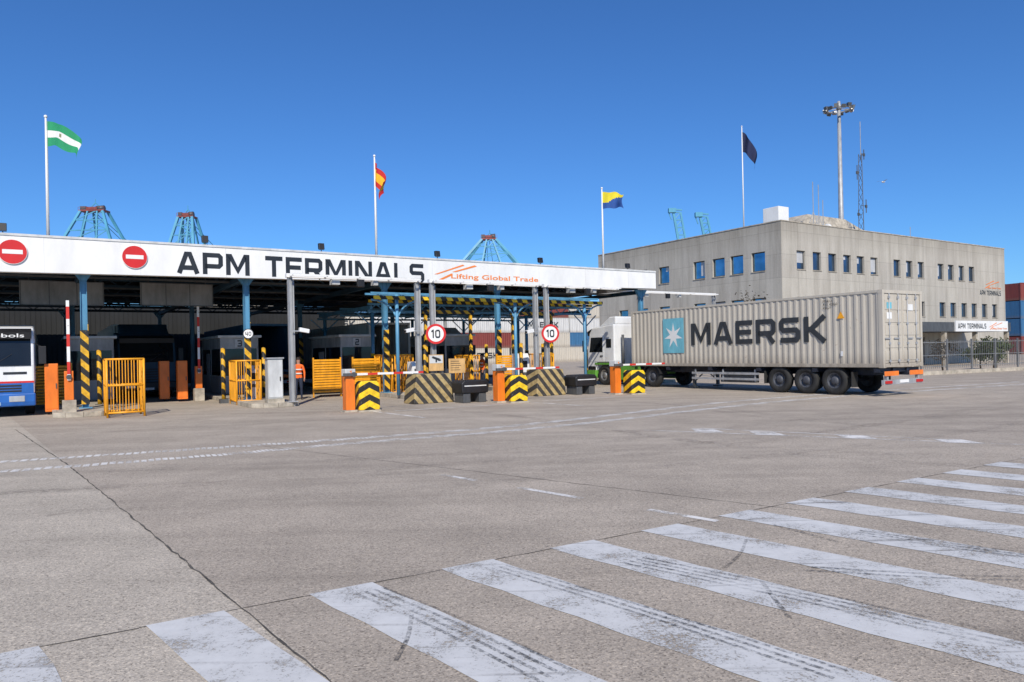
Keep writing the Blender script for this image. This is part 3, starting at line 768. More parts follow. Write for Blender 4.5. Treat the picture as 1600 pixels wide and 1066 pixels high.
def tractor(loc,rot,lab,body,low,band=None,name_text=None,deflector=True):
    tr=thing('truck_tractor',lab,'truck',loc,rot)
    prof=[(0,.75),(.0,1.72),(-.20,2.72),(-.42,3.0),(-2.25,3.15),(-2.25,1.05),(-2.0,1.05),(-1.88,1.18),(-.85,1.18),(-.72,1.0),(-.70,.75)]
    mb=MB(); mb.prism(prof,-1.22,1.22); cab=part(tr,'cab',mb,body,.06)
    if deflector:
        mb=MB(); mb.prism([(-.75,3.02),(-2.2,3.15),(-2.2,3.55),(-1.7,3.55)],-1.05,1.05); part(tr,'roof_deflector',mb,body,.06)
    mb=MB(); mb.prism([(.03,.35),(.06,.5),(.05,.78),(-.7,.78),(-.72,.35)],-1.24,1.24); part(tr,'bumper',mb,low,.04)
    mb=MB()
    for z in ((.83,.92,1.01) if band else (.86,.98,1.10,1.22,1.34)): mb.box(-.01,.02,-.85,.85,z,z+.06)
    part(tr,'grille',mb,DARK,.008)
    mb=MB(); mb.prism([(.012,1.70),(-.19,2.70),(-.17,2.70),(.028,1.70)],-1.12,1.12); part(tr,'windscreen',mb,CGLASS)
    for y in (-.6,.1):
        mb=MB(); mb.beam((.03,y,1.74),(-.03,y+.5,2.1),.012); part(tr,'wiper',mb,DARK)
    mb=MB(); mb.prism([(-.14,2.66),(.02,2.60),(.06,2.82),(-.28,2.96)],-1.15,1.15); vis=part(tr,'sun_visor',mb,DARK)
    if name_text: txt(vis,'lettering',name_text,(.052,-.10,2.65),(0,1,0),1.05,.13,WHITE,.02,.01)
    if band:
        bx(tr,'blue_panel',(.003,.012,-1.18,1.18,.78,1.12),band)
        bx(tr,'red_band',(.004,.016,-1.2,1.2,1.13,1.19),RED)
        bx(tr,'emblem',(.004,.02,-.13,.13,1.34,1.56),RIM)
        mb=MB(); mb.box(.004,.014,.35,1.0,1.42,1.50); part(tr,'badge',mb,BLACKT)
        for sg in (1,-1): mb=MB(); mb.box(-2.2,-.75,min(1.222*sg,1.23*sg),max(1.222*sg,1.23*sg),1.2,1.4); part(tr,'side_band',mb,band)
    for sgn in (1,-1):
        y=1.222*sgn
        mb=MB(); mb.prism([(-.14,1.22),(-.10,1.72),(-.27,2.62),(-1.42,2.62),(-1.42,1.22)],y,y+.014*sgn); d=part(tr,'door',mb,body,.004)
        mb=MB(); mb.prism([(-.22,1.72),(-.36,2.5),(-1.32,2.5),(-1.32,1.72)],y+.014*sgn,y+.02*sgn); part(d,'side_window',mb,CGLASS)
        bx(d,'handle',(-1.34,-1.14,min(y+.014*sgn,y+.05*sgn),max(y+.014*sgn,y+.05*sgn),1.5,1.55),DARK)
        if not band:
            bx(tr,'sleeper_window',(-2.02,-1.62,min(y,y+.012*sgn),max(y,y+.012*sgn),1.95,2.4),CGLASS)
            bx(tr,'side_skirt',(-2.24,-.66,min(y,y+.02*sgn),max(y,y+.02*sgn),1.07,1.16),low)
            bx(tr,'rear_skirt',(-4.15,-2.3,min(1.14*sgn,1.2*sgn),max(1.14*sgn,1.2*sgn),.32,1.02),low)
        mb=MB(); y2=1.45*sgn; mb.box(-.12,-.02,y2-.11,y2+.11,1.75,2.35); mb.beam((-.1,1.2*sgn,2.45),(-.07,y2,2.33),.02); part(tr,'mirror',mb,DARK,.02)
        bx(tr,'headlight',(.03,.075,.72*sgn-.22,.72*sgn+.22,.5,.7),LENS,.02)
        bx(tr,'step',(-.7,-.12,min(1.20*sgn,1.25*sgn),max(1.20*sgn,1.25*sgn),.8,.98),DARK)
        if band: bx(tr,'fuel_tank',(-3.9,-2.35,min(.75*sgn,1.2*sgn),max(.75*sgn,1.2*sgn),.42,1.0),low,.08)
        wheel(tr,-1.35,1.05*sgn); wheel(tr,-4.95,.98*sgn,1)
        mb=MB(); pts=[(-4.95+.62*math.cos(a),.52+.62*math.sin(a)) for a in [R(q) for q in range(15,170,14)]]; pts2=[(-4.95+.59*math.cos(a),.52+.59*math.sin(a)) for a in [R(q) for q in range(15,170,14)]][::-1]
        mb.prism(pts+pts2,.72*sgn,1.2*sgn); part(tr,'mudguard',mb,DARK)
    mb=MB(); mb.box(-5.9,-2.2,-.45,-.35,.72,.95); mb.box(-5.9,-2.2,.35,.45,.72,.95); mb.box(-5.3,-4.5,-.4,.4,.95,1.0); mb.cyl((-4.95,-.9,.52),(-4.95,.9,.52),.08); mb.cyl((-1.35,-.9,.52),(-1.35,.9,.52),.07); mb.box(-2.2,-.3,-.5,.5,.6,1.05); part(tr,'chassis',mb,CHASS)
    mb=MB(); mb.cyl((-2.45,.8,1.0),(-2.45,.8,2.6),.07); part(tr,'exhaust',mb,GREYD)
    bx(tr,'licence_plate',(.055,.068,-.26,.26,.4,.51),WHITE)
    return tr
def container(L,Wd,H,m,loc,rot,lab,detailed=True):
    c=thing('shipping_container',lab,'shipping container',loc,rot)
    hw=Wd/2
    mb=MB()
    n=int(L/.28); p=(L-.3)/n
    for sg in (1,-1):
        yo=(hw-.012)*sg; yi=(hw-.036)*sg
        for i in range(n):
            x=.15+i*p; xs=[x,x+.26*p,x+.5*p,x+.76*p,x+p]; ys=[yo,yo,yi,yi,yo]
            for k in range(4): mb.quad((xs[k],ys[k],.14),(xs[k+1],ys[k+1],.14),(xs[k+1],ys[k+1],H-.08),(xs[k],ys[k],H-.08))
    mb.box(.05,L-.05,-hw+.06,hw-.06,H-.06,H-.015)
    mb.box(.05,L-.05,-hw+.06,hw-.06,.05,.14)
    nn=8; q=(Wd-.3)/nn
    for i in range(nn):
        y=-hw+.15+i*q; mb.quad((L-.02,y,.14),(L-.02,y+q*.4,.14),(L-.02,y+q*.4,H-.08),(L-.02,y,H-.08)); mb.quad((L-.02,y+q*.4,.14),(L-.06,y+q*.5,.14),(L-.06,y+q*.5,H-.08),(L-.02,y+q*.4,H-.08)); mb.quad((L-.06,y+q*.5,.14),(L-.06,y+q*.9,.14),(L-.06,y+q*.9,H-.08),(L-.06,y+q*.5,H-.08)); mb.quad((L-.06,y+q*.9,.14),(L-.02,y+q,.14),(L-.02,y+q,H-.08),(L-.06,y+q*.9,H-.08))
    part(c,'side_panel',mb,m,fix=False)
    mb=MB()
    for x0,x1 in ((0,.15),(L-.15,L)):
        for sg in (1,-1): mb.box(x0,x1,min((hw-.12)*sg,hw*sg),max((hw-.12)*sg,hw*sg),.12,H-.12)
    for sg in (1,-1):
        a,b=min((hw-.08)*sg,hw*sg),max((hw-.08)*sg,hw*sg)
        mb.box(.15,L-.15,a,b,0.02,.15); mb.box(.15,L-.15,a,b,H-.09,H-.005)
    for x0,x1 in ((0,.1),(L-.1,L)): mb.box(x0,x1,-hw+.12,hw-.12,.02,.15); mb.box(x0,x1,-hw+.12,hw-.12,H-.12,H-.005)
    part(c,'frame',mb,m)
    for x0,x1 in ((-.005,.17),(L-.17,L+.005)):
        for sg in (1,-1):
            for z0,z1 in ((0,.12),(H-.12,H)): bx(c,'corner_casting',(x0,x1,min((hw-.16)*sg,(hw+.004)*sg),max((hw-.16)*sg,(hw+.004)*sg),z0,z1),m)
    if detailed:
        for sg in (1,-1):
            mb=MB(); a,b=min(.01*sg,(hw-.13)*sg),max(.01*sg,(hw-.13)*sg)
            mb.box(.03,.06,a,b,.16,H-.13)
            for k in range(5): z=.25+k*(H-.5)/5; mb.box(.015,.03,a+.06,b-.06,z,z+(H-.5)/5-.10)
            d=part(c,'door',mb,m,.004)
            for yy in (.28*sg,.82*sg):
                mb=MB()
                mb.cyl((-.0,yy,.1),(-.0,yy,H-.1),.018,n=8)
                for z in (.2,.8,1.5,H-.3): mb.box(-.02,.03,yy-.05,yy+.05,z,z+.08)
                mb.box(-.03,-.01,yy-.02,yy+.3,1.0,1.04) if sg>0 else mb.box(-.03,-.01,yy-.3,yy+.02,1.0,1.04)
                part(d,'locking_bar',mb,GREY)
    return c
def trailer(L,loc,rot,lab):
    t=thing('semi_trailer',lab,'trailer',loc,rot)
    mb=MB(); mb.box(.1,L,-.5,-.36,.72,.98); mb.box(.1,L,.36,.5,.72,.98)
    for x in (.15,2.6,5.2,7.8,10.4,L-.4): mb.box(x,x+.22,-1.2,1.2,.84,.98)
    part(t,'chassis',mb,CHASS)
    for x in (1.95,3.15,4.36):
        for y in (1.02,-1.02): wheel(t,x,y,1)
        mb=MB(); mb.cyl((x,-.95,.52),(x,.95,.52),.07); part(t,'axle',mb,CHASS)
    for sg in (1,-1):
        bx(t,'mud_flap',(1.2,1.23,min(.85*sg,1.2*sg),max(.85*sg,1.2*sg),.3,.85),RUB); bx(t,'mud_flap',(5.0,5.03,min(.85*sg,1.2*sg),max(.85*sg,1.2*sg),.35,.85),RUB)
        mb=MB(); mb.box(9.2,9.32,.75*sg-.06,.75*sg+.06,.12,.85); mb.box(9.1,9.42,.75*sg-.16,.75*sg+.16,.04,.1); mb.beam((9.26,.75*sg,.3),(9.26,0,.8),.04); part(t,'landing_leg',mb,GREYD)
        bx(t,'tail_lamp',(-.03,0,.95*sg-.2,.95*sg+.2,.45,.55),LAMPR,.005)
        bx(t,'reflective_board',(-.02,.0,min(.35*sg,1.18*sg),max(.35*sg,1.18*sg),.72,.88),ORANGE)
    bx(t,'tool_box',(5.6,7.4,.8,1.1,.35,.8),GREYD,.02)
    mb=MB()
    for z in (.45,.68): mb.box(5.3,9.0,1.14,1.18,z,z+.09)
    for x in (5.5,7.2,8.8): mb.box(x,x+.06,1.1,1.14,.4,.9)
    part(t,'side_rail',mb,GREY)
    mb=MB(); mb.box(.0,.1,-1.2,1.2,.42,.58); mb.box(0.02,.12,-1.0,-.9,.58,.85); mb.box(.02,.12,.9,1.0,.58,.85); part(t,'rear_bumper',mb,GREY)
    bx(t,'licence_plate',(-.02,0,-.26,.26,.46,.57),WHITE)
    return t
TR=R(121.5); fw=Vector((math.cos(TR),math.sin(TR))); lf=Vector((-fw.y,fw.x))
rear=Vector((12.73,24.8))-lf*1.22
def TL(x,z=0): p=rear+fw*x; return (p.x,p.y,z)
mc=container(13.0,2.44,2.7,CG,TL(0,1.0),TR,'long weathered beige grey shipping container with dark lettering')
blocktext(mc,'lettering','MAERSK',(8.95,1.222,.96),(-1,0,0),(0,1,0),6.8,.96,MGREY,.205,.17)
mb=MB(); mb.quad((10.75,1.226,.62),(9.40,1.226,.62),(9.40,1.226,2.22),(10.75,1.226,2.22)); lg=part(mc,'logo_panel',mb,CBLUE,fix=False)
mb=MB(); pts=[]
for i in range(14):
    a=math.pi/2+i*math.pi/7; r=.60 if i%2==0 else .22; pts.append((10.075-r*math.cos(a),1.230,1.42+r*math.sin(a)))
cpt=(10.075,1.230,1.42)
for i in range(14): mb.quad(cpt,pts[i],pts[(i+1)%14])
part(lg,'star_emblem',mb,WHITE,fix=False)
txt(mc,'code_number','MSKU\n415 42G0\n45G1',(2.3,1.222,2.15),(-1,0,0),.6,.34,BLACKT,.006)
mb=MB(); mb.quad((1.72,1.232,1.78),(1.42,1.232,1.78),(1.57,1.232,2.04)); part(mc,'warning_triangle',mb,YEL,fix=False)
mb=MB(); mb.quad((1.60,1.232,.42),(1.50,1.232,.42),(1.50,1.232,.60),(1.60,1.232,.60)); part(mc,'sticker',mb,WHITE,fix=False)
for i,(y0,z0) in enumerate(((.95,2.05),(.95,1.7),(-.35,2.0))):
    mb=MB(); mb.quad((.010,y0,z0),(.010,y0-.3,z0),(.010,y0-.3,z0+.22),(.010,y0,z0+.22)); part(mc,'door_label',mb,(CBLUE,WHITE,WHITE)[i],fix=False)
trailer(13.0,TL(0),TR,'dark blue skeletal container trailer with three axles')
tractor(TL(16.6),TR,'white truck tractor with green lower bodywork',WHITE2,GREEN)
ln=tractor(G(-12.2,7.2),A-math.pi/2,'white and blue truck tractor with red stripe',WHITE2,NAVY,NAVY,'Rebols',False)
ln.location=(-17.15,23.75,0)
p=Vector((-17.15,23.75)); vv=Vector(V)
container(12.2,2.44,2.0,CW,(*(p+vv*14.8),1.0),A-math.pi/2,'white shipping container riding behind blue truck',False)
trailer(12.2,(*(p+vv*14.8),0),A-math.pi/2,'dark container trailer behind blue truck')
tractor(G(-4.6,15.5),A-math.pi/2,'dark truck tractor waiting inside shaded lane',BLUED,DARK)
container(12.2,2.44,2.6,CW,G(-4.6,30.5,1.0),A-math.pi/2,'white shipping container on trailer in shaded lane',False)
trailer(12.2,G(-4.6,30.5),A-math.pi/2,'dark container trailer in shaded lane')
mc2=container(12.2,2.44,2.6,CW,G(7.4,15,1.0),A+math.pi/2,'white shipping container with lettering on trailer inside lane',False)
blocktext(mc2,'lettering','MAERSK',(8.2,1.222,.85),(-1,0,0),(0,1,0),5.2,.75,BLACKT,.2,.16)
trailer(12.2,G(7.4,15),A+math.pi/2,'container trailer driving through covered lane')
container(12.2,2.44,2.6,CB,G(1.5,17,1.0),A+math.pi/2,'blue shipping container on trailer inside lane',False)
trailer(12.2,G(1.5,17),A+math.pi/2,'container trailer leaving covered lane')
tractor(G(13.6,19),A-math.pi/2,'white truck tractor leaving the yard lane',WHITE2,GREYD)

# ------------------------------------------------------------ background containers
def bgc(m,L=12.2):
    mb=MB(); n=30; H=2.6; hw=1.22; p=(L-.3)/n
    for sg in (1,-1):
        yo=(hw-.015)*sg; yi=(hw-.06)*sg
        for i in range(n):
            x=.15+i*p; xs=[x,x+.3*p,x+.5*p,x+.8*p,x+p]; ys=[yo,yo,yi,yi,yo]
            for k in range(4): mb.quad((xs[k],ys[k],.12),(xs[k+1],ys[k+1],.12),(xs[k+1],ys[k+1],H-.1),(xs[k],ys[k],H-.1))
    mb.box(.04,L-.04,-hw+.07,hw-.07,.1,H-.03)
    for x0,x1 in ((0,.15),(L-.15,L)):
        for sg in (1,-1): mb.box(x0,x1,min((hw-.15)*sg,hw*sg),max((hw-.15)*sg,hw*sg),0,H)
    for sg in (1,-1):
        a,b=min((hw-.08)*sg,hw*sg),max((hw-.08)*sg,hw*sg)
        mb.box(.15,L-.15,a,b,0.0,.14); mb.box(.15,L-.15,a,b,H-.1,H)
    return mkmesh('shipping_container',mb,m,False)
cm_=[(bgc(CW),'white'),(bgc(CG),'grey'),(bgc(CR),'dark red'),(bgc(CB),'blue'),(bgc(CO),'orange'),(bgc(CN),'green')]
def putc(i,loc,rot,let=False):
    o=bpy.data.objects.new('shipping_container',cm_[i][0]); COL.objects.link(o); o.location=loc; o.rotation_euler=(0,0,rot)
    o['label']=cm_[i][1]+' shipping container stacked in the port yard'; o['category']='shipping container'; o['group']='containers stacked in the yard'
    if let: blocktext(o,'lettering','MAERSK',(3.4,-1.222,.9),(1,0,0),(0,-1,0),6.5,.95,MGREY,.21,.16)
random.seed(11)
seq=[1,3,0,1,3,0,1,3,5,1,0,3,1,2,0,3,1,1,0,2]
k=0
for col in range(6):
    s=8+col*12.6
    for tier in range(4):
        i=seq[k%20]; putc(i,G(s+random.uniform(-.3,.3),82+col*.2,tier*2.6),A,(i in (0,1)) and k%3==0); k+=1
for j in range(5):
    for tier in range(2):
        putc((0,3,1,5,3,4,2)[(j*3+tier)%7],(-88+j*14,118+j*3,tier*2.6),A*.3)
for j in range(3):
    for tier in range(4):
        putc(3 if (j+tier)%3 else 2,(73.5+j*12.8,106+j*4,tier*2.6),A*.6)

# ------------------------------------------------------------ OFFICE
CX,CY=19.77,52.7
off=thing('office_building','three storey beige concrete office with small square windows','office building',(CX,CY,0),A)
OL,OD,OH=34.6,20.7,11.0
def wall(parent,length,height,ops,P,mat_):
    xs=sorted(set([0,length]+[a for o in ops for a in (o[0],o[1])])); zs=sorted(set([0,height]+[a for o in ops for a in (o[2],o[3])]))
    mb=MB()
    for i in range(len(xs)-1):
        for j in range(len(zs)-1):
            cx=(xs[i]+xs[i+1])/2; cz=(zs[j]+zs[j+1])/2
            if any(o[0]<cx<o[1] and o[2]<cz<o[3] for o in ops): continue
            mb.quad(P(xs[i],0,zs[j]),P(xs[i+1],0,zs[j]),P(xs[i+1],0,zs[j+1]),P(xs[i],0,zs[j+1]))
    D=.28
    for a,b,c,d in ops:
        mb.quad(P(a,0,c),P(b,0,c),P(b,D,c),P(a,D,c)); mb.quad(P(a,0,d),P(b,0,d),P(b,D,d),P(a,D,d))
        mb.quad(P(a,0,c),P(a,0,d),P(a,D,d),P(a,D,c)); mb.quad(P(b,0,c),P(b,0,d),P(b,D,d),P(b,D,c))
    return part(parent,'wall',mb,mat_,fix=True)
fs=[2.3,4.25,6.2,8.15,9.98,11.9,15.3,17.2,19.07,22.4,24.2,26.1,28.0]
fo=[(s-.52,s+.52,7.55,8.95) for s in fs]+[(s-.52,s+.52,4.2,5.5) for s in [2.3,4.25,6.2,8.15,9.98,11.9,15.3,17.2,19.07,22.6,24.5,26.5,28.4,30.4,32.4]]
fo+=[(s-.5,s+.5,1.0,2.2) for s in (2.3,4.25,6.2,8.15,9.98,28.4,30.4,32.4)]+[(17.5,19.5,.1,2.4)]
so=[(s-.62,s+.62,7.5,8.95) for s in (2.04,4.05,5.85,7.9,11.9,14.6,17.2)]+[(s-.62,s+.62,4.1,5.5) for s in (2.04,4.05,5.85,7.9,11.9,14.6,17.2)]+[(s-.62,s+.62,.9,2.2) for s in (2.04,4.05,5.85,11.9)]
PF=lambda a,d,z:(a,d,z); PS=lambda a,d,z:(d,a,z)
wall(off,OL,OH,fo,PF,CONC); wall(off,OD,OH,so,PS,CONC)
mb=MB(); mb.quad((OL,0,0),(OL,OD,0),(OL,OD,OH),(OL,0,OH)); mb.quad((0,OD,0),(OL,OD,0),(OL,OD,OH),(0,OD,OH)); part(off,'wall',mb,CONC,fix=False)
def box6(P,a0,a1,d0,d1,z0,z1,mb):
    q=[P(a,d,z) for z in (z0,z1) for (a,d) in ((a0,d0),(a1,d0),(a1,d1),(a0,d1))]
    mb.add(q,[(0,3,2,1),(4,5,6,7),(0,1,5,4),(1,2,6,5),(2,3,7,6),(3,0,4,7)])
random.seed(3)
for ops,P,gm in ((fo,PF,WGLASS),(so,PS,SGLASS)):
    for i,(a,b,c,d) in enumerate(ops):
        mb=MB(); box6(P,a+.05,b-.05,.20,.22,c+.05,d-.05,mb)
        w=part(off,'window',mb,gm)
        mb=MB(); f=.07
        box6(P,a+.001,a+f,.15,.26,c+.001,d-.001,mb); box6(P,b-f,b-.001,.15,.26,c+.001,d-.001,mb); box6(P,a+f,b-f,.15,.26,c+.001,c+f,mb); box6(P,a+f,b-f,.15,.26,d-f,d-.001,mb)
        part(w,'frame',mb,GREYD)
        mb=MB(); box6(P,a-.03,b+.03,-.05,.12,c-.05,c-.002,mb); part(w,'sill',mb,KERB)
        if c>3 and random.random()<(.6 if P is PF else .3):
            mb=MB(); h=random.uniform(.2,.9)*(d-c); box6(P,a+.08,b-.08 if random.random()<.5 else a+.55,.185,.198,d-.07-h,d-.07,mb); part(w,'blind',mb,BLIND)
bx(off,'roof',(.25,OL,.25,OD,OH-.75,OH-.7),KERB)
mb=MB(); mb.box(-.03,OL+.03,-.04,.30,OH,OH+.07); mb.box(-.04,.30,.30,OD,OH,OH+.07); part(off,'parapet_coping',mb,KERB)
bx(off,'stair_housing',(.6,1.8,.6,2.0,OH-.7,OH+1.25),WHITE,.03)
mb=MB()
for (x0,x1,y0,y1,z0,z1,ia,ib) in ((9.6,21.4,4.9,11,10.3,12.25,.5,.9),(10.1,20.5,5.4,10.5,12.25,13.5,1.6,3.2)):
    mb.add([(x0,y0,z0),(x1,y0,z0),(x1,y1,z0),(x0,y1,z0),(x0+ia,y0+.5,z1),(x1-ib,y0+.5,z1),(x1-ib,y1-.5,z1),(x0+ia,y1-.5,z1)],[(0,3,2,1),(4,5,6,7),(0,1,5,4),(1,2,6,5),(2,3,7,6),(3,0,4,7)])
part(off,'roof_lantern',mb,KERB)
blocktext(off,'lettering','APM TERMINALS',(29.5,-.004,6.35),(1,0,0),(0,-1,0),4.2,.45,BLACKT,.2,.17,.006)
swoosh(off,-.02,((30.4,7.0,31.6,7.35,.3),(30.6,7.35,32.4,7.8,.25),(31.5,7.35,33.4,7.75,.25)))
txt(off,'slogan','Lifting Global Trade',(31.0,0,6.95),(1,0,0),2.7,.2,ORANGET,.02,.02)
bx(off,'entrance_canopy',(9.5,26,-4.0,-.02,2.75,3.5),GREYD)
sg_=bx(off,'entrance_sign',(16.3,25.2,-4.12,-4.002,2.75,3.62),WHITE)
blocktext(sg_,'lettering','APM TERMINALS',(16.6,-4.12,2.98),(1,0,0),(0,-1,0),4.7,.42,BLACKT,.2,.17,.006)
txt(sg_,'slogan','Lifting Global Trade',(22.3,-4.12,2.86),(1,0,0),2.7,.2,ORANGET,.01,.015)
swoosh(sg_,-4.13,((21.9,2.9,22.6,3.2,.2),(21.8,3.1,23.2,3.5,.18),(22.6,3.2,24.2,3.5,.18)))
for x in (10,15,20,25.6): bx(off,'canopy_post',(x,x+.3,-3.9,-3.6,0,2.75),KERB)
def lattice(name,lab,loc,h,w,topw=None):
    t=thing(name,lab,'antenna mast',loc,A)
    mb=MB(); topw=topw or w*.5
    for i in range(3):
        a=i*2*math.pi/3; mb.cyl((w*math.cos(a),w*math.sin(a),0),(topw*math.cos(a),topw*math.sin(a),h*.75),.03,n=5)
    n=int(h*.75/.8)
    for j in range(n):
        z0=j*h*.75/n; z1=(j+1)*h*.75/n; w0=w+(topw-w)*j/n; w1=w+(topw-w)*(j+1)/n
        for i in range(3):
            a=i*2*math.pi/3; b=(i+1)*2*math.pi/3; mb.cyl((w0*math.cos(a),w0*math.sin(a),z0),(w1*math.cos(b),w1*math.sin(b),z1),.018,n=4)
    part(t,'lattice',mb,GREYD)
    mb=MB(); mb.cyl((0,0,h*.7),(0,0,h),.035,n=6); part(t,'whip',mb,GREY)
    for (z,dx,l) in ((h*.75,.5,.9),(h*.6,-.6,1.3),(h*.35,.7,1.2),(h*.28,-.5,.8),(h*.12,.8,.9)):
        mb=MB()
        mb.cyl((0,0,z),(dx,0,z),.025,n=5); mb.cyl((dx,0,z-l/2),(dx,0,z+l/2),.04,n=6); mb.box(dx-.12,dx+.12,-.05,.05,z-.15,z+.1)
        part(t,'antenna',mb,GREYD)
lattice('radio_mast','slim lattice radio mast with antennas on office roof',(31.7,65,10.3),11.6,.30,.17)
for (x,y,h) in ((25.9,60.5,5.0),(26.9,62,4.0),(24.6,58.5,4.8),(41,74,3.5)):
    t=thing('roof_antenna','thin whip antenna on office roof','antenna',(x,y,10.3),0,'whip antennas on office roof')
    mb=MB(); mb.cyl((0,0,0),(0,0,h),.035,n=5); part(t,'whip',mb,GREY)
    for q in (-.8,.8): mb=MB(); mb.cyl((0,0,h*.5),(q,0,0),.025,n=4); part(t,'stay',mb,GREY)
t=thing('satellite_dish','small white satellite dish on office roof','dish',(26.6,60.6,10.7),R(-40))
mb=MB(); mb.lathe([(.001,0),(.15,.03),(.28,.1),(.36,.17)],(0,0,1.0),n=20); part(t,'dish',mb,OFFW,fix=False); mb=MB(); mb.cyl((0,0,-.4),(0,0,1.0),.05,n=8); part(t,'stand',mb,GREY)

# ------------------------------------------------------------ high mast light
hm=thing('high_mast_light','tall steel mast with ring of floodlights on top','lighting mast',(41.3,90,0),0)
mb=MB(); mb.cyl((0,0,0),(0,0,31.2),.45,.20,14); part(hm,'mast',mb,GREY)
mb=MB(); mb.lathe([(1.25,-.1),(1.4,-.1),(1.4,.05),(1.25,.05),(1.25,-.1)],(0,0,31.2),'z',24)
for i in range(6): a=i*math.pi/3; mb.beam((0,0,31.2),(1.3*math.cos(a),1.3*math.sin(a),31.2),.06)
mb.cyl((0,0,31.2),(0,0,32.2),.34,.16,10); part(hm,'head_frame',mb,GREY)
for i in range(14):
    a=i*math.pi/7+.1; x,y=1.6*math.cos(a),1.6*math.sin(a); zo=.18*(i%2)
    mb=MB(); d=Vector((math.cos(a),math.sin(a),-.35)).normalized(); c=Vector((x,y,31.15+zo)); tn=Vector((-math.sin(a),math.cos(a),0)); up=d.cross(tn)
    q=[]
    for dd,sz in ((-.22,.14),(.22,.27)):
        for sx,sy in ((-1,-1),(1,-1),(1,1),(-1,1)): q.append(c+d*dd+tn*sx*sz+up*sy*sz*.8)
    mb.add(q,[(0,3,2,1),(4,5,6,7),(0,1,5,4),(1,2,6,5),(2,3,7,6),(3,0,4,7)]); mb.beam((1.3*math.cos(a),1.3*math.sin(a),31.25),tuple(c-d*.2),.05); part(hm,'floodlight',mb,GREYD if i%3 else RIM)

# ------------------------------------------------------------ flags
def flagmat(name,cols):
    return [mat(name+'_%s'%'abc'[i],c,.1,5,.8) for i,c in enumerate(cols)]
def flag(loc,poleh,ztop,lab,colors,band,dirv,L,H,droop,amp,ph,base=0,pw=1.5):
    f=thing('flagpole',lab,'flag',loc,0,'flags on tall white poles')
    mb=MB(); mb.cyl((0,0,base),(0,0,poleh),.055,.03,10); mb.sphere((0,0,poleh+.05),.06,10); part(f,'pole',mb,WHITE)
    nx,nz=32,14; mb=MB(); mb.sm=True
    vs=[]
    for i in range(nx+1):
        u=i/nx
        for j in range(nz+1):
            w=j/nz
            hor=L*u*(1-.12*droop*u)
            z=ztop-H*w*(1-.18*u) -droop*L*u**pw + .05*math.sin(u*9+ph)*u
            off=amp*math.sin(u*8.5+ph+w*1.2)*(u**.7)
            vs.append((dirv[0]*hor-dirv[1]*off+ .05*math.sin(w*5+ph)*u, dirv[1]*hor+dirv[0]*off, z+.06*math.cos(u*11+w*3)*u))
    mb.v+=vs
    for i in range(nx):
        for j in range(nz):
            mb.f.append([i*(nz+1)+j,(i+1)*(nz+1)+j,(i+1)*(nz+1)+j+1,i*(nz+1)+j+1]); mb.mi.append(band(i/nx,(j+.5)/nz)); mb.s.append(True)
    part(f,'cloth',mb,colors,fix=False)
    mb=MB(); mb.cyl((.05,0,poleh-.1),(.05,0,base+1),.008,n=4); part(f,'halyard',mb,GREY)
x,y,_=G(-8.46,7.3)
fc=flagmat('green_white_flag',[(.02,.30,.13),(.78,.78,.76),(.25,.26,.14)])
flag((x,y,5.86),10.2-5.86,10.08-5.86,'green and white striped flag flying on white pole',fc,lambda u,w:2 if (abs(u-.45)<.04 and abs(w-.5)<.09) else (0 if (w<.33 or w>.67) else 1),(.97,-.2),1.42,.86,.50,.15,.3,0,1.9)
x,y,_=G(3.53,7.3)
fc=flagmat('red_yellow_flag',[(.55,.02,.02),(.85,.45,.02)])
flag((x,y,5.86),10.4-5.86,10.15-5.86,'red and yellow flag drooping on white pole',fc,lambda u,w:0 if (w<.27 or w>.73) else 1,(.65,-.76),.82,.98,1.15,.20,1.2)
x,y,_=G(16.3,7.3)
fc=flagmat('yellow_blue_flag',[(.75,.62,.03),(.02,.08,.30)])
flag((x,y,5.86),10.35-5.86,10.2-5.86,'yellow and blue flag flying on white pole',fc,lambda u,w:0 if w<.62-.35*u+.12*math.sin(u*6) else 1,(.95,-.3),1.15,.90,.18,.14,2.0)
fc=flagmat('navy_flag',[(.012,.02,.07)])
flag((18.7,57.7,10.2),9.2,8.8,'dark navy flag drooping on pole at office roof',fc,lambda u,w:0,(.75,-.66),1.35,1.6,1.45,.36,.5)

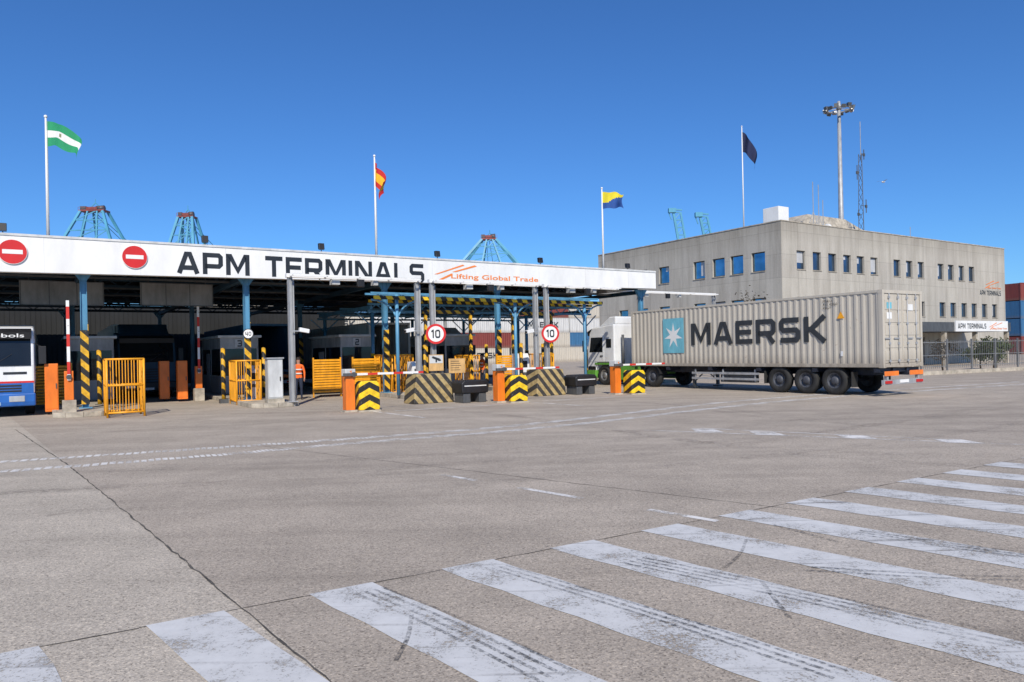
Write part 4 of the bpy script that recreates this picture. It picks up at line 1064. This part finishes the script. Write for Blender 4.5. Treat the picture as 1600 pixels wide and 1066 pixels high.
# ------------------------------------------------------------ cranes
def crane(x,y,H,w,T,lab,rot=0):
    c=thing('dock_crane',lab,'crane',(x,y,0),rot,'blue container cranes at the quay')
    h2=H*.62
    for sx in (-1,1):
        for sy in (-1,1): mb=MB(); mb.beam((sx*w*.55,sy*9,0),(sx*w*.5,sy*9,h2),1.1); part(c,'portal_leg',mb,CRANEB)
    mb=MB()
    for sy in (-1,1):
        mb.beam((-w*.53,sy*9,H*.3),(w*.53,sy*9,H*.3),.9); mb.beam((-w*.5,sy*9,h2),(w*.5,sy*9,h2),1.0)
        mb.beam((-w*.5,sy*9,H*.3),(w*.5,sy*9,h2),.5)
    part(c,'portal_brace',mb,CRANEB)
    mb=MB(); Z=H*.945
    for sy in (-1,1):
        mb.beam((-w*.5,sy*9,h2),(-T,sy*2,Z),.95); mb.beam((w*.5,sy*9,h2),(T,sy*2,Z),.95)
        mb.beam((-w*.12,sy*9,h2),(-T*.35,sy*2,Z),.6); mb.beam((w*.2,sy*9,h2),(T*.5,sy*2,Z),.6)
    lv=(.10,.36,.62,.82)
    for i,f in enumerate(lv):
        z=h2+(Z-h2)*f; a=w*.5+(T-w*.5)*f; yy=-9+7*f
        mb.beam((-a,yy,z),(a,yy,z),.42)
        f2=lv[i+1] if i<3 else 1; z2=h2+(Z-h2)*f2; a2=w*.5+(T-w*.5)*f2; y2=-9+7*f2
        if i%2: mb.beam((-a,yy,z),(a2*.4,y2,z2),.36)
        else: mb.beam((a,yy,z),(-a2*.4,y2,z2),.36)
        mb.beam((0,yy,z),(a2,y2,z2),.28)
    part(c,'a_frame',mb,CRANEB)
    mb=MB(); mb.cyl((0,0,Z),(2,60,h2*1.02),.14,n=4); mb.cyl((-1,0,Z),(-2,60,h2*1.02),.14,n=4)
    part(c,'stay_cable',mb,CRANEB)
    mb=MB(); mb.box(-2.2,-1.4,-20,62,h2-1,h2+.8); mb.box(1.4,2.2,-20,62,h2-1,h2+.8)
    for k in range(17): mb.beam((-2,-20+k*4.6,h2),(2,-17+k*4.6,h2),.2)
    part(c,'boom',mb,CRANEB)
    mb=MB(); W=T*1.15; mb.box(-W,W,-2.4,2.4,Z,Z+.5); mb.box(-W*.55,W*.35,-1.4,1.4,Z+.5,Z+1.7)
    for k in range(7): q=-W+k*W*2/6; mb.beam((q,-2.4,Z+.5),(q,-2.4,Z+1.6),.09)
    mb.beam((-W,-2.4,Z+1.6),(W,-2.4,Z+1.6),.09); part(c,'head_platform',mb,REDDARK)
    mb=MB(); mb.box(-W*.95,-W*.5,-1.6,1.4,Z+.5,Z+2.1); mb.cyl((W*.2,0,Z+1.3),(W*.8,0,Z+1.5),1.1,n=12); part(c,'sheave_block',mb,GREYD)
    mb=MB(); mb.beam((-W*.3,0,Z+1.6),(W*.1,0,H),.3); mb.beam((W*.5,0,Z+1.6),(W*.1,0,H),.3); mb.cyl((W*.1,0,H),(W*.1,0,H*1.025),.14,n=5); part(c,'aerial',mb,CRANEB)
crane(-172,300,67.5,27,4.6,'blue container crane top with dark red platform')
crane(-133.5,300,64.0,13,2.9,'slim blue container crane top with dark red platform')
crane(-8.5,300,51.5,34,2.9,'blue container crane top with dark red platform')
def boomtip(x,y,z0,z1,lab):
    c=thing('dock_crane',lab,'crane',(x,y,0),0,'blue container cranes at the quay')
    mb=MB()
    mb.beam((-7,0,0),(-2,0,z0),1.0); mb.beam((7,0,0),(2,0,z0),1.0); mb.beam((-5,0,z0*.5),(5,0,z0*.5),.8); part(c,'portal_leg',mb,CRANEB)
    mb=MB(); h=z1-z0
    mb.beam((-.4,0,z0),(-2.6,0,z1),.9); mb.beam((2.6,0,z0),(.6,0,z1-1.5),.7)
    n=4
    for k in range(n+1): z=z0+(h-1.5)*k/n; o=-2.1*k/n; mb.beam((-.5+o,0,z),(2.6+o,0,z),.45); 
    for k in range(n): z=z0+(h-1.5)*k/n; o=-2.1*k/n; mb.beam((-.5+o,0,z),(2.2+o,0,z+(h-1.5)/n),.35)
    mb.box(-4.4,-1.4,-1,1,z1-1.6,z1+.2); mb.beam((-4.2,0,z1),(1.2,0,z1-.6),.6); mb.beam((-4.2,0,z1-1.6),(-3.2,0,z1-4.5),.4); part(c,'raised_boom',mb,CRANEB)
boomtip(70.5,300,46,60,'blue lattice crane boom raised behind office'); boomtip(81.5,300,46,58,'blue lattice crane boom raised behind office')

# ------------------------------------------------------------ fence & plants
fe=thing('metal_fence','grey vertical bar fence along the office forecourt','fence',(23.4,41.4,0),A-R(6))
bx(fe,'plinth',(0,24,-.12,.12,0,.22),KERB)
for z in (.45,1.1,1.85): bx(fe,'rail',(0,24,-.02,.02,z,z+.04),FENCEG)
for i in range(11): bx(fe,'post',(i*2.4-.04,i*2.4+.04,-.04,.04,.22,2.05),FENCEG)
mb=MB(); 
for i in range(130): mb.box(i*.185-.007,i*.185+.007,-.010,.010,.35,1.98)
part(fe,'bars',mb,FENCEG)
def leafmat(name,c):
    m,nt,b=newmat(name); f=noise(nt,objvec(nt),3.0,3)
    nt.links.new(ramp(nt,f,[(.3,tuple(x*.45 for x in c)),(.7,c)]),b.inputs['Base Color']); b.inputs['Roughness'].default_value=.6; return m
LEAF=leafmat('leaf_green',(.09,.12,.035)); LEAFR=leafmat('dry_leaf',(.12,.09,.045)); BARK=mat('bark',(.10,.075,.05),.3,6,.9,0,.5,30)
def tree(loc,h,r,lab,lm=LEAF,n=900,sz=.09,trunk=.4,name='small_tree'):
    t=thing(name,lab,'tree',loc,random.uniform(0,6))
    mb=MB(); mb.cyl((0,0,0),(.04*h,0,h*trunk),.05*h/2.5+.02,.03,8); tips=[]
    for i in range(9):
        a=i*2.4; rr=r*random.uniform(.35,.8); p=(rr*math.cos(a),rr*math.sin(a),h*random.uniform(trunk+.1,.95)); st=(.04*h*.8,0,h*trunk*random.uniform(.75,1)); mb.cyl(st,p,.025,.008,5); tips.append(p)
        for k in range(3): q=(p[0]+random.uniform(-.3,.3)*r,p[1]+random.uniform(-.3,.3)*r,p[2]+random.uniform(-.1,.2)*h*.4); mb.cyl(tuple(Vector(st).lerp(Vector(p),.6)),q,.012,.005,4); tips.append(q)
    part(t,'trunk',mb,BARK)
    mb=MB()
    for i in range(n):
        c=Vector(random.choice(tips)); c+=Vector([random.gauss(0,r*.17) for _ in range(3)])
        if c.z<h*trunk*.6: continue
        a=Vector([random.gauss(0,1) for _ in range(3)]).normalized()*sz; b=a.orthogonal().normalized()*sz*.5
        mb.quad(tuple(c-a),tuple(c+b),tuple(c+a),tuple(c-b))
    part(t,'crown',mb,lm,fix=False)
random.seed(5)
tree((26.9,45.2,0),2.1,.85,'small sparse shrub tree behind the metal fence',LEAFR,450)
tree((29.9,46.2,0),1.9,.9,'bushy young tree behind the metal fence',LEAF,1100)
tree((31.3,46.8,0),1.7,.9,'bushy young tree behind the metal fence',LEAF,1000)
tree((32.6,49,0),1.9,.9,'bushy young tree behind the metal fence',LEAF,900)
tree((15.6,46.5,0),5.3,1.3,'thin reddish tree rising behind the container',LEAFR,500,.08,.5)
tree((18.3,47.5,0),5.2,1.2,'thin reddish tree rising behind the container',LEAFR,350,.08,.5)

# ------------------------------------------------------------ person
def person(loc,rot,lab):
    p=thing('person',lab,'person',loc,rot)
    J={}; vs=[];rad=[];ed=[]
    def v(name,co,r,par=None):
        J[name]=len(vs); vs.append(co); rad.append(r)
        if par is not None: ed.append((J[par],J[name]))
    v('pelvis',(0,0,.95),.135)
    v('waist',(0,0,1.10),.125,'pelvis'); v('chest',(0,0,1.30),.155,'waist'); v('collar',(0,0,1.44),.10,'chest'); v('neck',(0,-.01,1.52),.055,'collar'); v('jaw',(0,-.03,1.59),.075,'neck'); v('head',(0,-.015,1.68),.098,'jaw'); v('crown',(0,0,1.75),.06,'head')
    for sg,n in ((1,'l'),(-1,'r')):
        v('sh'+n,(.17*sg,0,1.42),.07,'collar'); v('el'+n,(.24*sg,.03,1.15),.045,'sh'+n); v('wr'+n,(.25*sg,-.08,.92),.03,'el'+n); v('pa'+n,(.25*sg,-.11,.85),.034,'wr'+n)
        for k,(dx,l) in enumerate(((-.027,.07),(-.009,.085),(.009,.08),(.027,.06))):
            v('f%s%d'%(n,k),(.25*sg+dx*.4,-.115+dx,.80),.010,'pa'+n); v('g%s%d'%(n,k),(.245*sg+dx*.3,-.12+dx,.80-l*.6),.008,'f%s%d'%(n,k))
        v('th'+n,(.23*sg,-.15,.84),.010,'pa'+n); v('ti'+n,(.225*sg,-.165,.80),.009,'th'+n)
        v('hip'+n,(.09*sg,0,.88),.10,'pelvis'); v('kn'+n,(.11*sg,-.03*sg,.50),.062,'hip'+n); v('an'+n,(.11*sg,.03*sg,.10),.042,'kn'+n); v('to'+n,(.12*sg,.03*sg-.17,.04),.04,'an'+n)
    me=bpy.data.meshes.new('body'); me.from_pydata(vs,ed,[]); me.update()
    for m_ in (SKIN,HIVIS,NAVYC,HAIR): me.materials.append(m_)
    tmp=bpy.data.objects.new('tmp',me); COL.objects.link(tmp)
    sk=tmp.modifiers.new('s','SKIN')
    for i,d in enumerate(me.skin_vertices[0].data): d.radius=(rad[i],rad[i]*(.8 if i<4 else 1)); d.use_root=(i==0)
    sb=tmp.modifiers.new('b','SUBSURF'); sb.levels=2; sb.render_levels=2
    bpy.context.view_layer.update(); dg=bpy.context.evaluated_depsgraph_get()
    bm_=bpy.data.meshes.new_from_object(tmp.evaluated_get(dg)); bpy.data.objects.remove(tmp)
    bm_.materials.clear()
    for m_ in (SKIN,HIVIS,NAVYC,DARK): bm_.materials.append(m_)
    for f in bm_.polygons:
        c=f.center; f.use_smooth=True
        f.material_index = 3 if c.z<.10 else 2 if c.z<.93 and abs(c.x)<.2 else 1 if (.9<c.z<1.49) and not (c.z<.93 and abs(c.x)>.2) else 0
    part(p,'body',bm_,None)
    mb=MB(); mb.sphere((0,.01,1.715),.108,14,1,1.08,.85); part(p,'hair',mb,HAIR)
    for q in (.033,-.033): mb=MB(); mb.sphere((q,-.105,1.675),.012,8); part(p,'eye',mb,DARK)
    for z,r in ((1.08,.155),(1.25,.175)): mb=MB(); mb.lathe([(r,0),(r+.002,.05)],(0,0,z),'z',20); part(p,'reflective_band',mb,REFL,fix=False)
    return p
person((-9.05,30.6,0.0),R(10),'standing worker in orange high visibility clothing')
person((-1.6,38.6,0.0),R(-60),'worker in orange vest standing under the canopy')

t=thing('flying_bird','small grey gull gliding in clear sky','bird',(58,112,27),R(30))
mb=MB(); mb.sphere((0,0,0),.16,10,2.2,1,.8); mb.sphere((.38,0,.05),.1,8); part(t,'body',mb,OFFW)
for sg in (1,-1):
    mb=MB(); mb.add([(.15,.05*sg,.05),(-.15,.05*sg,.05),(-.12,.6*sg,.25),(.1,.6*sg,.27),(-.25,1.1*sg,.15)],[(0,1,2,3),(3,2,4)]); part(t,'wing',mb,GREY,fix=False)

# ------------------------------------------------------------ light
el=R(40); azv=Vector((.10,-.995)).normalized()
sunv=Vector((azv.x*math.cos(el),azv.y*math.cos(el),math.sin(el)))
sl=bpy.data.lights.new('sun','SUN'); sl.energy=4.6; sl.angle=R(.5); sl.color=(1,.92,.80)
so_=bpy.data.objects.new('sun',sl); COL.objects.link(so_); so_.rotation_euler=sunv.to_track_quat('Z','Y').to_euler()
w=bpy.data.worlds.new('World'); scene.world=w; w.use_nodes=True; nt=w.node_tree
sky=nt.nodes.new('ShaderNodeTexSky'); sky.sky_type='NISHITA'; sky.sun_disc=False; sky.sun_elevation=el; sky.sun_rotation=math.atan2(azv.x,azv.y)
sky.air_density=1.0; sky.dust_density=.15; sky.ozone_density=3.0; sky.altitude=0
mx=nt.nodes.new('ShaderNodeMix'); mx.data_type='RGBA'; mx.blend_type='MULTIPLY'; mx.inputs[0].default_value=1; mx.inputs[7].default_value=(.38,.72,1.15,1)
nt.links.new(sky.outputs[0],mx.inputs[6])
bg=nt.nodes['Background']; nt.links.new(mx.outputs[2],bg.inputs[0]); bg.inputs[1].default_value=.112

# ------------------------------------------------------------ camera
cam=bpy.data.cameras.new('camera'); co=bpy.data.objects.new('camera',cam); COL.objects.link(co); scene.camera=co
cam.sensor_width=36; cam.lens=1130/1600*36; cam.shift_y=18/1600; cam.clip_end=5000; cam.clip_start=.1
co.matrix_world=Matrix.Translation((0,0,1.8))@Matrix.Rotation(R(90),4,'X')@Matrix.Rotation(R(-1.2),4,'Z')
scene.view_settings.view_transform='Standard'; scene.view_settings.look='None'; scene.view_settings.exposure=0
